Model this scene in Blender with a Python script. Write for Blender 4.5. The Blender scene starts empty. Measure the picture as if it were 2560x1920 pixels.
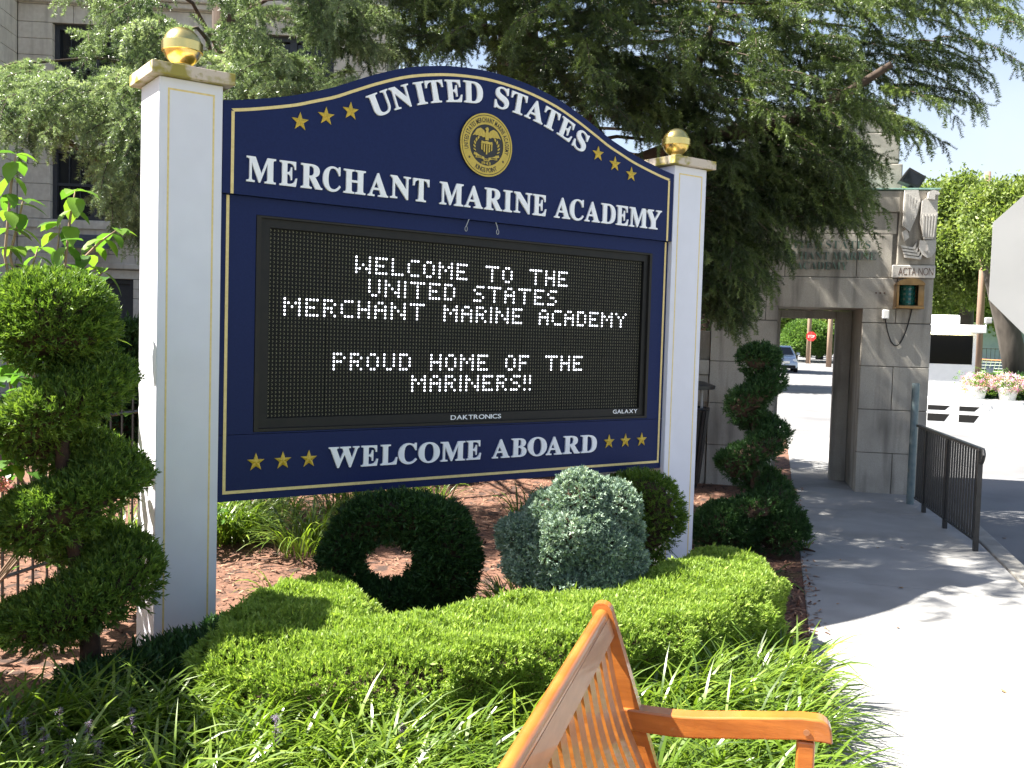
import bpy, bmesh, math, random
import numpy as np
from mathutils import Vector, Matrix

random.seed(7)
RNG = np.random.default_rng(11)
S = bpy.context.scene
COL = S.collection
PI = math.pi

# ------------------------------------------------------------------ camera
CAM = np.array([-1.889, -4.732, 1.605])
FPX = 2447.9
YAW, PITCH, ROLL = (math.radians(a) for a in (35.736, -2.947, 1.67))
FW = np.array([math.sin(YAW)*math.cos(PITCH), math.cos(YAW)*math.cos(PITCH), math.sin(PITCH)])
R0 = np.array([math.cos(YAW), -math.sin(YAW), 0.0])
U0 = np.cross(R0, FW)
RT = math.cos(ROLL)*R0 + math.sin(ROLL)*U0
UP = -math.sin(ROLL)*R0 + math.cos(ROLL)*U0
cd = bpy.data.cameras.new('camera')
cd.sensor_width = 36.0
cd.lens = 36.0*FPX/2560.0
cd.clip_start = 0.05
cd.clip_end = 2000
co = bpy.data.objects.new('camera', cd)
COL.objects.link(co)
M = Matrix(((RT[0], UP[0], -FW[0], CAM[0]), (RT[1], UP[1], -FW[1], CAM[1]), (RT[2], UP[2], -FW[2], CAM[2]), (0, 0, 0, 1)))
co.matrix_world = M
S.camera = co

# ------------------------------------------------------------------ sky, sun, exposure
SUN = np.array([-0.59, 0.43, 1.0]); SUN /= np.linalg.norm(SUN)
sun_el = math.asin(SUN[2])
w = bpy.data.worlds.new('World'); S.world = w; w.use_nodes = True
nt = w.node_tree
bg = nt.nodes['Background']
sky = nt.nodes.new('ShaderNodeTexSky'); sky.sky_type = 'NISHITA'; sky.sun_disc = False
sky.sun_elevation = sun_el
sky.sun_rotation = math.atan2(SUN[0], SUN[1])
sky.air_density = 1.0; sky.dust_density = 2.0; sky.ozone_density = 1.0
wtc = nt.nodes.new('ShaderNodeTexCoord'); sep = nt.nodes.new('ShaderNodeSeparateXYZ'); nt.links.new(wtc.outputs['Generated'], sep.inputs[0])
hz = nt.nodes.new('ShaderNodeMapRange'); hz.inputs[1].default_value = 0.42; hz.inputs[2].default_value = 0.02; nt.links.new(sep.outputs['Z'], hz.inputs[0])
cn = nt.nodes.new('ShaderNodeTexNoise'); cn.inputs['Scale'].default_value = 2.6; cn.inputs['Detail'].default_value = 7; nt.links.new(wtc.outputs['Generated'], cn.inputs['Vector'])
cm = nt.nodes.new('ShaderNodeMath'); cm.operation = 'MULTIPLY_ADD'; cm.inputs[1].default_value = 1.7; cm.inputs[2].default_value = -.86; nt.links.new(cn.outputs[0], cm.inputs[0])
ca = nt.nodes.new('ShaderNodeMath'); ca.operation = 'ADD'; ca.use_clamp = True; nt.links.new(cm.outputs[0], ca.inputs[0]); nt.links.new(hz.outputs[0], ca.inputs[1])
cx = nt.nodes.new('ShaderNodeMix'); cx.data_type = 'RGBA'; nt.links.new(ca.outputs[0], cx.inputs[0]); nt.links.new(sky.outputs[0], cx.inputs[6]); cx.inputs[7].default_value = (4.3, 4.7, 5.4, 1)
nt.links.new(cx.outputs[2], bg.inputs[0])
bg.inputs[1].default_value = 0.05
sl = bpy.data.lights.new('sun', 'SUN'); sl.energy = 5.0; sl.angle = math.radians(0.5); sl.color = (1.0, 0.95, 0.86)
so = bpy.data.objects.new('sun', sl); COL.objects.link(so)
so.rotation_euler = Vector(SUN).to_track_quat('Z', 'Y').to_euler()
so.location = (-20, 10, 25)
S.view_settings.view_transform = 'Standard'
S.view_settings.look = 'None'
S.view_settings.gamma = 1.0
S.view_settings.use_curve_mapping = False
S.view_settings.exposure = 2.25
S.cycles.max_bounces = 6
S.cycles.diffuse_bounces = 3
S.cycles.glossy_bounces = 3
S.cycles.transmission_bounces = 4
S.cycles.transparent_max_bounces = 4

# ------------------------------------------------------------------ frames
def ray(u, v):
    d = FW + RT*(u-1280)/FPX + UP*(960-v)/FPX
    return d
def at(u, v, dist):
    """point seen at photo pixel (2560 wide) at a horizontal distance from the camera"""
    d = ray(u, v); return CAM + d*dist/math.hypot(d[0], d[1])
def on_z(u, v, z=0.0):
    d = ray(u, v); t = (z-CAM[2])/d[2]; return CAM + d*t
PO = np.array([1.278, -2.459]); PD = np.array([.774, .633]); PN = np.array([.633, -.774])
def ts(t, s, z=0.0):                      # walkway frame: t along the walk, s to its right
    p = PO + PD*t + PN*s; return np.array([p[0], p[1], z])
GH = np.array([.67, -.742, 0]); GH /= np.linalg.norm(GH); GN = np.array([-GH[1], GH[0], 0.]); GA = np.array([7.71, 1.209, 0])
def gp(h, d, z):                          # gatehouse frame
    return GA + GH*h + GN*d + np.array([0, 0, z])
BH = np.array([.861, -.509, 0]); BN = np.array([.509, .861, 0]); BA = np.array([3.369, 16.631, 0])
def bp(h, d, z):                          # stone building frame
    return BA + BH*h + BN*d + np.array([0, 0, z])
ident = lambda x, y, z: np.array([x, y, z])

# ------------------------------------------------------------------ materials
def _n(nt, t, **kw):
    n = nt.nodes.new(t)
    for k, v in kw.items(): setattr(n, k, v)
    return n
def mat(name, c1, c2=None, scale=8.0, rough=0.6, bump=0.0, bscale=None, metal=0.0, spec=0.5, coat=0.0, detail=6.0, contrast=(0.35, 0.65), stretch=None, c3=None, c3scale=1.2, c3range=(.5, .7)):
    m = bpy.data.materials.new(name); m.use_nodes = True
    nt = m.node_tree; b = nt.nodes['Principled BSDF']
    b.inputs['Roughness'].default_value = rough
    b.inputs['Metallic'].default_value = metal
    b.inputs['Specular IOR Level'].default_value = spec
    b.inputs['Coat Weight'].default_value = coat
    b.inputs['Base Color'].default_value = (*c1, 1)
    tc = _n(nt, 'ShaderNodeTexCoord')
    src = tc.outputs['Object']
    if stretch:
        mp = _n(nt, 'ShaderNodeMapping'); mp.inputs['Scale'].default_value = stretch
        nt.links.new(src, mp.inputs['Vector']); src = mp.outputs['Vector']
    if c2 is not None:
        no = _n(nt, 'ShaderNodeTexNoise'); no.inputs['Scale'].default_value = scale; no.inputs['Detail'].default_value = detail
        nt.links.new(src, no.inputs['Vector'])
        mr = _n(nt, 'ShaderNodeMapRange'); mr.inputs[1].default_value = contrast[0]; mr.inputs[2].default_value = contrast[1]
        nt.links.new(no.outputs[0], mr.inputs[0])
        mx = _n(nt, 'ShaderNodeMix', data_type='RGBA')
        mx.inputs[6].default_value = (*c1, 1); mx.inputs[7].default_value = (*c2, 1)
        nt.links.new(mr.outputs[0], mx.inputs[0])
        out = mx.outputs[2]
        if c3 is not None:
            n3 = _n(nt, 'ShaderNodeTexNoise'); n3.inputs['Scale'].default_value = c3scale; n3.inputs['Detail'].default_value = 5
            nt.links.new(tc.outputs['Object'], n3.inputs['Vector'])
            m3 = _n(nt, 'ShaderNodeMapRange'); m3.inputs[1].default_value = c3range[0]; m3.inputs[2].default_value = c3range[1]
            nt.links.new(n3.outputs[0], m3.inputs[0])
            x3 = _n(nt, 'ShaderNodeMix', data_type='RGBA'); nt.links.new(out, x3.inputs[6]); x3.inputs[7].default_value = (*c3, 1)
            nt.links.new(m3.outputs[0], x3.inputs[0]); out = x3.outputs[2]
        nt.links.new(out, b.inputs['Base Color'])
    if bump:
        bn = _n(nt, 'ShaderNodeTexNoise'); bn.inputs['Scale'].default_value = bscale or scale*3; bn.inputs['Detail'].default_value = 6
        nt.links.new(src, bn.inputs['Vector'])
        bm = _n(nt, 'ShaderNodeBump'); bm.inputs['Strength'].default_value = bump; bm.inputs['Distance'].default_value = 0.01
        nt.links.new(bn.outputs[0], bm.inputs['Height']); nt.links.new(bm.outputs[0], b.inputs['Normal'])
    return m
def leafmat(name, cols, trans=0.3, rough=0.5, spec=0.3, tcol=1.5):
    """leaf colours spread over the attribute 'tint' (a random number per leaf or sprig)"""
    m = bpy.data.materials.new(name); m.use_nodes = True
    nt = m.node_tree; b = nt.nodes['Principled BSDF']
    b.inputs['Roughness'].default_value = rough; b.inputs['Specular IOR Level'].default_value = spec
    a = _n(nt, 'ShaderNodeAttribute'); a.attribute_name = 'tint'
    cr = _n(nt, 'ShaderNodeValToRGB'); e = cr.color_ramp.elements
    e[0].position = 0; e[0].color = (*cols[0], 1); e[1].position = 1; e[1].color = (*cols[-1], 1)
    for i, c in enumerate(cols[1:-1]):
        k = e.new((i+1)/(len(cols)-1)); k.color = (*c, 1)
    nt.links.new(a.outputs['Fac'], cr.inputs[0]); nt.links.new(cr.outputs[0], b.inputs['Base Color'])
    if trans:
        t = _n(nt, 'ShaderNodeBsdfTranslucent'); mx = _n(nt, 'ShaderNodeMixShader'); mx.inputs[0].default_value = trans
        g = _n(nt, 'ShaderNodeMix', data_type='RGBA', blend_type='MULTIPLY'); g.inputs[0].default_value = 1.0
        nt.links.new(cr.outputs[0], g.inputs[6]); g.inputs[7].default_value = (tcol*1.1, tcol*1.15, tcol*.6, 1)
        nt.links.new(g.outputs[2], t.inputs[0])
        nt.links.new(b.outputs[0], mx.inputs[1]); nt.links.new(t.outputs[0], mx.inputs[2])
        nt.links.new(mx.outputs[0], nt.nodes['Material Output'].inputs[0])
    return m
def emit(name, col, strength):
    m = bpy.data.materials.new(name); m.use_nodes = True
    b = m.node_tree.nodes['Principled BSDF']
    b.inputs['Base Color'].default_value = (*col, 1)
    b.inputs['Emission Color'].default_value = (*col, 1); b.inputs['Emission Strength'].default_value = strength
    return m

MT = {}
MT['navy'] = mat('navy_paint', (.0095, .0175, .076), (.011, .021, .086), 90, rough=.5, spec=.15, bump=.08, bscale=500)
MT['white_post'] = mat('white_paint', (.715, .715, .785), (.68, .68, .745), 6, rough=.55, bump=.05, bscale=160)
MT['letter'] = mat('white_letter_paint', (.88, .89, .91), (.83, .84, .87), 30, rough=.5)
MT['goldline'] = mat('gold_pinstripe', (.78, .62, .27), (.70, .54, .22), 60, rough=.45)
MT['goldstar'] = mat('gold_leaf_paint', (.60, .42, .04), (.52, .35, .03), 40, rough=.4, metal=.15)
MT['goldball'] = mat('polished_brass', (.82, .64, .24), (.74, .55, .18), 5, rough=.27, metal=1.0, bump=.03, bscale=30)
MT['captop'] = mat('weathered_gilt_cap', (.30, .25, .045), (.56, .47, .38), 7, rough=.6, detail=8, contrast=(.50, .58), bump=.1, bscale=60, c3=(.24, .20, .035), c3scale=14, c3range=(.62, .70))
MT['black'] = mat('black_housing', (.010, .010, .010), (.014, .013, .012), 20, rough=.55, spec=.3)
MT['bezel'] = mat('brown_black_bezel', (.020, .017, .013), (.015, .014, .013), 12, rough=.55, spec=.3)
MT['ledface'] = mat('display_face', (.007, .007, .006), (.009, .009, .008), 30, rough=.7, spec=.2)
MT['leddot'] = mat('unlit_diode', (.30, .28, .17), (.20, .19, .12), 50, rough=.4)
MT['ledon'] = emit('lit_diode', (.93, .95, 1.0), .9)
MT['seal_gold'] = mat('seal_gold', (.56, .41, .07), (.50, .36, .06), 60, rough=.4, metal=.2)
MT['seal_black'] = mat('seal_black', (.018, .016, .016), rough=.45)
MT['conc'] = mat('pavement_concrete', (.23, .228, .224), (.275, .272, .266), 3.0, rough=.85, bump=.25, bscale=130, detail=10, c3=(.175, .17, .16), c3scale=1.6, c3range=(.48, .78))
MT['kerb'] = mat('kerb_concrete', (.27, .26, .235), (.19, .18, .165), 6, rough=.9, bump=.3, bscale=80, detail=10)
MT['asph'] = mat('asphalt', (.14, .14, .145), (.18, .18, .18), 90, rough=.9, bump=.3, bscale=220, c3=(.115, .115, .12), c3scale=.7)
MT['mulch'] = mat('bark_mulch', (.10, .045, .028), (.19, .095, .058), 45, rough=.95, bump=.9, bscale=60, detail=12, stretch=(1.0, 2.4, 1.0), c3=(.05, .027, .019), c3scale=9, c3range=(.52, .62))
MT['chip'] = leafmat('bark_chips', [(.05, .024, .017), (.13, .06, .037), (.22, .11, .068), (.30, .19, .125)], trans=0, rough=.9)
MT['lawn'] = mat('lawn_grass', (.09, .17, .03), (.13, .22, .045), 30, rough=.9, bump=.5, bscale=80, detail=10)
MT['earth'] = mat('open_ground', (.10, .13, .05), (.16, .15, .08), .8, rough=.95, bump=.4, bscale=20)
MT['granite'] = mat('pale_granite', (.32, .295, .255), (.43, .40, .35), 160, rough=.85, bump=.3, bscale=180, detail=3, c3=(.24, .22, .19), c3scale=2.2, c3range=(.5, .8))
MT['mortar'] = mat('dark_mortar', (.12, .11, .10), (.17, .16, .14), 30, rough=.95)
MT['lime'] = mat('limestone', (.56, .52, .455), (.64, .605, .54), 12, rough=.9, bump=.15, bscale=90, detail=8, c3=(.47, .43, .375), c3scale=.9, c3range=(.5, .75))
def weather(m, dark, amount):
    nt = m.node_tree; b = nt.nodes['Principled BSDF']; lk = b.inputs['Base Color'].links[0].from_socket
    tc = _n(nt, 'ShaderNodeTexCoord'); mp = _n(nt, 'ShaderNodeMapping'); mp.inputs['Scale'].default_value = (5, 5, .55); nt.links.new(tc.outputs['Object'], mp.inputs[0])
    n = _n(nt, 'ShaderNodeTexNoise'); n.inputs['Scale'].default_value = 1.6; n.inputs['Detail'].default_value = 8; nt.links.new(mp.outputs[0], n.inputs['Vector'])
    r = _n(nt, 'ShaderNodeMapRange'); r.inputs[1].default_value = .50; r.inputs[2].default_value = .74; r.inputs[4].default_value = amount; nt.links.new(n.outputs[0], r.inputs[0])
    x = _n(nt, 'ShaderNodeMix', data_type='RGBA'); nt.links.new(r.outputs[0], x.inputs[0]); nt.links.new(lk, x.inputs[6]); x.inputs[7].default_value = (*dark, 1); nt.links.new(x.outputs[2], b.inputs['Base Color'])
weather(MT['granite'], (.10, .09, .078), .75); weather(MT['lime'], (.33, .30, .26), .6)
MT['copper'] = mat('green_copper', (.16, .30, .26), (.22, .34, .30), 20, rough=.6, metal=.3)
MT['relief'] = mat('carved_stone', (.45, .43, .40), (.53, .51, .48), 60, rough=.85, bump=.25, bscale=120)
MT['bronze_letter'] = mat('green_bronze_letters', (.07, .115, .095), (.10, .15, .12), 30, rough=.6, metal=.3)
MT['incised'] = mat('red_brown_incised', (.11, .065, .05), rough=.9)
MT['frame'] = mat('dark_window_frame', (.022, .027, .036), (.03, .035, .045), 10, rough=.5)
MT['glass'] = mat('dark_glass', (.012, .014, .017), rough=.06, spec=.35)
MT['iron'] = mat('black_iron', (.012, .012, .013), (.022, .022, .022), 40, rough=.4, bump=.1, bscale=90)
MT['steel'] = mat('weathered_steel_pole', (.10, .15, .17), (.17, .21, .22), 14, rough=.5, metal=.4, detail=8, c3=(.30, .20, .06), c3scale=7, c3range=(.68, .72))
MT['alu'] = mat('bare_aluminium', (.40, .40, .395), (.35, .35, .345), 3, rough=.6, metal=.1, spec=.4)
MT['brass_box'] = mat('brass_lamp_case', (.27, .165, .07), (.20, .12, .05), 15, rough=.38, metal=.8)
MT['green_glass'] = mat('green_lens', (.008, .07, .055), (.012, .10, .08), 6, rough=.12, spec=.8)
MT['plastic'] = mat('white_plastic', (.75, .75, .74), (.68, .68, .67), 10, rough=.45)
MT['rubber'] = mat('black_cable', (.012, .012, .012), rough=.6)
def woodmat():
    m = mat('varnished_teak', (.48, .165, .03), (.31, .095, .017), 5.5, rough=.32, bump=.06, bscale=30, coat=.5, detail=8, contrast=(.3, .72), stretch=(1.2, 1.2, 9))
    return m
MT['wood'] = woodmat()
MT['woodface'] = mat('shade_toned_teak', (.40, .19, .085), (.33, .15, .065), 9, rough=.42, bump=.05, coat=.25, stretch=(1, 1, 6))  # teak with the shade on the back's front faces put into its colour
MT['bark'] = mat('tree_bark', (.045, .03, .022), (.085, .058, .042), 7, rough=.95, bump=.9, bscale=14, stretch=(1, 1, .25), detail=9)
MT['barkgrey'] = mat('grey_bark', (.045, .037, .03), (.085, .072, .06), 5, rough=.95, bump=.8, bscale=12, stretch=(1, 1, .3), detail=9)
MT['twig'] = mat('juniper_wood', (.032, .019, .013), (.075, .043, .027), 20, rough=.95, bump=.5)
MT['pole_wood'] = mat('pole_wood', (.30, .20, .14), (.22, .15, .11), 9, rough=.9, stretch=(1, 1, .1))
MT['juniper'] = leafmat('juniper_green', [(.03, .06, .014), (.075, .14, .024), (.135, .215, .034), (.21, .30, .052)], .28)
MT['hedgeleaf'] = leafmat('hedge_green', [(.07, .115, .018), (.16, .25, .04), (.24, .335, .062), (.33, .42, .10)], .34)
MT['darkjun'] = leafmat('dark_juniper', [(.012, .035, .012), (.024, .062, .018), (.04, .09, .025), (.055, .12, .03)], .18)
MT['bluejun'] = leafmat('blue_juniper', [(.07, .12, .09), (.15, .22, .17), (.25, .33, .26), (.40, .47, .38)], .15, rough=.6)
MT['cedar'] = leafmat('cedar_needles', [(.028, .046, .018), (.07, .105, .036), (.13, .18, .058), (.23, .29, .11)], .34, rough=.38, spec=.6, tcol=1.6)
MT['cedarsunlit'] = leafmat('sunlit_cedar_needles', [(.045, .075, .042), (.115, .165, .09), (.21, .275, .16), (.35, .42, .28)], .34, rough=.36, spec=.7, tcol=1.5)  # paler copy of the cedar needles: sunlit brightness and highlights put into the colour
MT['liriope'] = leafmat('strap_leaf', [(.035, .07, .010), (.08, .14, .016), (.13, .20, .022), (.20, .27, .04)], .34, rough=.34, spec=.55)
MT['broad'] = leafmat('broad_leaf', [(.05, .12, .02), (.09, .19, .028), (.17, .27, .032)], .42, rough=.4, tcol=1.6)
MT['tree'] = leafmat('street_tree_leaf', [(.05, .08, .02), (.11, .16, .04), (.17, .22, .06), (.26, .31, .10)], .4)
MT['farhedge'] = leafmat('far_hedge_leaf', [(.06, .12, .03), (.10, .18, .045), (.15, .24, .06)], .3)
MT['lilac'] = leafmat('lilac_flower', [(.20, .155, .27), (.32, .26, .40)], .3)
MT['petal'] = leafmat('petunia_petals', [(.55, .10, .38), (.80, .55, .70), (.85, .80, .80), (.45, .12, .55), (.85, .30, .25)], .3)
MT['redflower'] = leafmat('red_petals', [(.60, .03, .02), (.75, .08, .04)], .3)
MT['pinkflower'] = leafmat('pink_petals', [(.65, .25, .35), (.75, .4, .45)], .3)
MT['leafdry'] = mat('dry_leaf', (.20, .10, .045), (.30, .18, .08), 30, rough=.9)
MT['carpaint'] = mat('silver_blue_paint', (.42, .47, .55), rough=.25, metal=.5, coat=.6)
MT['tyre'] = mat('tyre_rubber', (.015, .015, .015), rough=.8)
MT['chrome'] = mat('chrome', (.7, .7, .7), rough=.15, metal=1)
MT['lens'] = mat('headlight_lens', (.75, .77, .8), rough=.1, spec=.8)
MT['redsign'] = mat('red_sign_sheet', (.55, .03, .03), rough=.4)
MT['whitesign'] = mat('white_sign_sheet', (.8, .8, .8), rough=.4)
MT['boothwhite'] = mat('white_panel', (.80, .80, .79), (.74, .74, .73), 4, rough=.5)
MT['greywall'] = mat('blue_grey_wall', (.34, .38, .45), (.30, .34, .41), 3, rough=.8)
MT['tinted'] = mat('tinted_black_glass', (.004, .004, .005), rough=.08, spec=.10)
MT['tube'] = emit('fluorescent_tube', (1.0, .86, .42), 3.0)
MT['orange'] = mat('orange_frame', (.65, .26, .12), rough=.5)
MT['slate'] = mat('ribbed_blue_metal', (.10, .115, .16), (.13, .145, .19), 8, rough=.45, metal=.5)

# ------------------------------------------------------------------ mesh builder
class MB:
    def __init__(s): s.v = []; s.f = []; s.m = []; s.k = 0
    def add(s, vs, fs, mi=0):
        s.v.extend([np.asarray(v, float) for v in vs])
        for f in fs: s.f.append([i+s.k for i in f]); s.m.append(mi)
        s.k += len(vs); return s
    def box(s, a, b, fr=ident, mi=0):
        x0, y0, z0 = a; x1, y1, z1 = b
        p = [(x0, y0, z0), (x1, y0, z0), (x1, y1, z0), (x0, y1, z0), (x0, y0, z1), (x1, y0, z1), (x1, y1, z1), (x0, y1, z1)]
        return s.add([fr(*q) for q in p], [(3, 2, 1, 0), (4, 5, 6, 7), (0, 1, 5, 4), (1, 2, 6, 5), (2, 3, 7, 6), (3, 0, 4, 7)], mi)
    def bbox(s, a, b, c=.006, fr=ident, mi=0):
        """box with its edges taken off (chamfer c)"""
        x0, y0, z0 = a; x1, y1, z1 = b
        bm = bmesh.new()
        bmesh.ops.create_cube(bm, size=1)
        for v in bm.verts:
            v.co = Vector(((x0+x1)/2+v.co.x*(x1-x0), (y0+y1)/2+v.co.y*(y1-y0), (z0+z1)/2+v.co.z*(z1-z0)))
        bmesh.ops.bevel(bm, geom=list(bm.edges), offset=c, segments=2, affect='EDGES', profile=.5)
        bm.verts.index_update()
        s.add([fr(*v.co) for v in bm.verts], [[v.index for v in f.verts] for f in bm.faces], mi); bm.free(); return s
    def prism(s, poly, d0, d1, fr=ident, mi=0):
        """poly in (a, c) extruded along the frame's middle axis from d0 to d1"""
        n = len(poly)
        vs = [fr(a, d0, c) for a, c in poly]+[fr(a, d1, c) for a, c in poly]
        s.add(vs, [list(range(n)), list(range(2*n-1, n-1, -1))]+[(i, i+n, (i+1) % n+n, (i+1) % n) for i in range(n)], mi); return s
    def tube(s, pts, rad, n=8, mi=0, cap=True, flat=1.0):
        pts = [np.asarray(p, float) for p in pts]
        if not hasattr(rad, '__len__'): rad = [rad]*len(pts)
        vs = []; up = np.array([0, 0, 1.0]); prev = None
        for i, p in enumerate(pts):
            d = pts[min(i+1, len(pts)-1)]-pts[max(i-1, 0)]; d = d/(np.linalg.norm(d)+1e-12)
            if prev is None:
                a = np.cross(d, up)
                if np.linalg.norm(a) < 1e-3: a = np.cross(d, [1.0, 0, 0])
            else: a = prev-d*(prev@d)
            a /= np.linalg.norm(a); prev = a; b = np.cross(d, a)
            for k in range(n):
                t = 2*PI*k/n
                vs.append(p+rad[i]*(a*math.cos(t)+b*math.sin(t)*flat))
        fs = []
        for i in range(len(pts)-1):
            for k in range(n):
                k2 = (k+1) % n
                fs.append((i*n+k, i*n+k2, (i+1)*n+k2, (i+1)*n+k))
        if cap: fs.append(list(range(n))[::-1]); fs.append([(len(pts)-1)*n+k for k in range(n)])
        return s.add(vs, fs, mi)
    def lathe(s, prof, c=(0, 0, 0), n=32, mi=0):
        vs = []; fs = []
        for r, z in prof:
            for k in range(n):
                t = 2*PI*k/n; vs.append((c[0]+r*math.cos(t), c[1]+r*math.sin(t), c[2]+z))
        for i in range(len(prof)-1):
            for k in range(n):
                k2 = (k+1) % n; fs.append((i*n+k, i*n+k2, (i+1)*n+k2, (i+1)*n+k))
        fs.append(list(range(n))[::-1]); fs.append([(len(prof)-1)*n+k for k in range(n)])
        return s.add(vs, fs, mi)
    def sheet(s, poly, z, mi=0):
        return s.add([(x, y, z) for x, y in poly], [list(range(len(poly)))], mi)

def wloc(o):
    p = np.zeros(3)
    while o is not None: p = p+np.array(o.location); o = o.parent
    return p
def obj(name, mb, mats, parent=None, smooth=False, loc=None):
    """one mesh object; its vertices are given in world coordinates"""
    if not isinstance(mats, (list, tuple)): mats = [mats]
    base = wloc(parent) if parent is not None else np.zeros(3)
    if loc is not None: base = base+(np.asarray(loc, float)-base)
    me = bpy.data.meshes.new(name)
    me.from_pydata([tuple(v-base) for v in mb.v], [], mb.f)
    for m in mats: me.materials.append(m)
    if len(mats) > 1: me.polygons.foreach_set('material_index', mb.m)
    bm = bmesh.new(); bm.from_mesh(me); bmesh.ops.recalc_face_normals(bm, faces=bm.faces); bm.to_mesh(me); bm.free()
    if smooth:
        me.polygons.foreach_set('use_smooth', [True]*len(me.polygons))
        if smooth != 'all':
            try: me.set_sharp_from_angle(angle=math.radians(38))
            except Exception: pass
    o = bpy.data.objects.new(name, me); COL.objects.link(o)
    if parent is not None:
        o.parent = parent
        if loc is not None: o.location = tuple(np.asarray(loc, float)-wloc(parent))
    elif loc is not None: o.location = tuple(loc)
    return o
def thing(name, label, cat, loc, group=None):
    o = bpy.data.objects.new(name, None); COL.objects.link(o); o.location = tuple(loc); o.empty_display_size = .2
    o['label'] = label; o['category'] = cat
    if group: o['group'] = group
    return o
def tag(o, label, cat, group=None):
    o['label'] = label; o['category'] = cat
    if group: o['group'] = group
    return o
def struct(name, mb, mats, smooth=False):
    o = obj(name, mb, mats, smooth=smooth); o['kind'] = 'structure'; return o

# ------------------------------------------------------------------ scattered foliage (numpy)
def unit(a): return a/(np.linalg.norm(a, axis=-1, keepdims=True)+1e-9)
class Leafs:
    """collects many transformed copies of small leaf templates into one mesh with a 'tint' attribute"""
    def __init__(s): s.V = []; s.F = []; s.T = []; s.k = 0
    def scatter(s, tmpl, P, D, sc, tint, up=None, roll=None):
        tv, tf = tmpl; m = len(P)
        if m == 0: return s
        D = unit(np.asarray(D, float)); P = np.asarray(P, float)
        ref = np.tile(np.array([0, 0, 1.0]), (m, 1)) if up is None else np.asarray(up, float)
        Y = np.cross(ref, D); bad = np.linalg.norm(Y, axis=1) < 1e-3
        Y[bad] = np.array([1.0, 0, 0]); Y = unit(Y); Z = np.cross(D, Y)
        if roll is not None:
            c, q = np.cos(roll)[:, None], np.sin(roll)[:, None]; Y, Z = c*Y+q*Z, -q*Y+c*Z
        sc = np.broadcast_to(np.asarray(sc, float), (m,))[:, None, None]
        W = P[:, None, :]+sc*(tv[None, :, 0:1]*D[:, None, :]+tv[None, :, 1:2]*Y[:, None, :]+tv[None, :, 2:3]*Z[:, None, :])
        n = len(tv)
        F = tf[None]+(np.arange(m)*n)[:, None, None]+s.k
        s.V.append(W.reshape(-1, 3)); s.F.append(F.reshape(-1, tf.shape[1]))
        tt = np.broadcast_to(np.asarray(tint, float), (m,))
        s.T.append(np.repeat(tt, n)+RNG.normal(0, .06, m*n)*0)
        s.k += m*n
        return s
    def raw(s, V, F, T):
        s.V.append(V); s.F.append(F+s.k); s.T.append(T); s.k += len(V); return s
    def build(s, name, m, parent=None):
        base = wloc(parent) if parent is not None else np.zeros(3)
        V = np.concatenate(s.V)-base; T = np.concatenate(s.T)
        me = bpy.data.meshes.new(name)
        me.vertices.add(len(V)); me.vertices.foreach_set('co', V.astype(np.float32).ravel())
        sizes = np.concatenate([np.full(len(F), F.shape[1]) for F in s.F]); idx = np.concatenate([F.ravel() for F in s.F])
        me.loops.add(len(idx)); me.loops.foreach_set('vertex_index', idx.astype(np.int32))
        me.polygons.add(len(sizes)); st = np.concatenate([[0], np.cumsum(sizes)[:-1]])
        me.polygons.foreach_set('loop_start', st.astype(np.int32))
        try: me.polygons.foreach_set('loop_total', sizes.astype(np.int32))
        except Exception: pass
        me.update(calc_edges=True)
        at_ = me.attributes.new('tint', 'FLOAT', 'POINT'); at_.data.foreach_set('value', np.clip(T, 0, 1).astype(np.float32))
        me.materials.append(m)
        o = bpy.data.objects.new(name, me); COL.objects.link(o)
        if parent is not None: o.parent = parent
        return o
def q4(*fs): return np.array(fs, dtype=np.int64)

def tmpl_sprig(nb=7, spread=.55, wd=.11, seed=1):
    """feathery juniper sprig: a leader and side shoots, along +x, length 1"""
    r = np.random.default_rng(seed); V = []; F = []
    def blade(b, d, L, wdt):
        d = d/np.linalg.norm(d); a = np.cross(d, r.normal(size=3)); a /= np.linalg.norm(a)
        k = len(V); V.extend([b, b+d*L*.45+a*wdt, b+d*L, b+d*L*.45-a*wdt]); F.append((k, k+1, k+2, k+3))
    blade(np.zeros(3), np.array([1, 0, 0.]), 1.0, wd)
    for i in range(nb-1):
        t = .1+.6*i/(nb-1); an = 2.4*i+r.uniform(-.4, .4)
        d = np.array([1, spread*1.5*math.cos(an), spread*1.5*math.sin(an)])
        blade(np.array([t, 0, 0]), d, r.uniform(.38, .6), wd*.8)
    return np.array(V), q4(*F)
def tmpl_cedar(seed=2, tufts=14, needles=10, nl=.15, wd=.014):
    """cedar twig along +x, length 1, drooping a little, with tufts of needles"""
    r = np.random.default_rng(seed); V = []; F = []
    for i in range(tufts):
        t = (i+.4)/tufts; b = np.array([t, r.normal(0, .02), -.14*t*t+r.normal(0, .02)])
        for j in range(needles):
            d = r.normal(size=3); d[0] = abs(d[0])*.6+.2; d /= np.linalg.norm(d)
            a = np.cross(d, r.normal(size=3)); a /= np.linalg.norm(a)
            k = len(V); L = nl*r.uniform(.7, 1.2)
            V.extend([b-a*wd, b+a*wd, b+d*L]); F.append((k, k+1, k+2))
    k = len(V)
    V.extend([np.array([0, -.008, 0]), np.array([0, .008, 0]), np.array([1, 0, -.14])]); F.append((k, k+1, k+2))
    return np.array(V), q4(*F)
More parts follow.
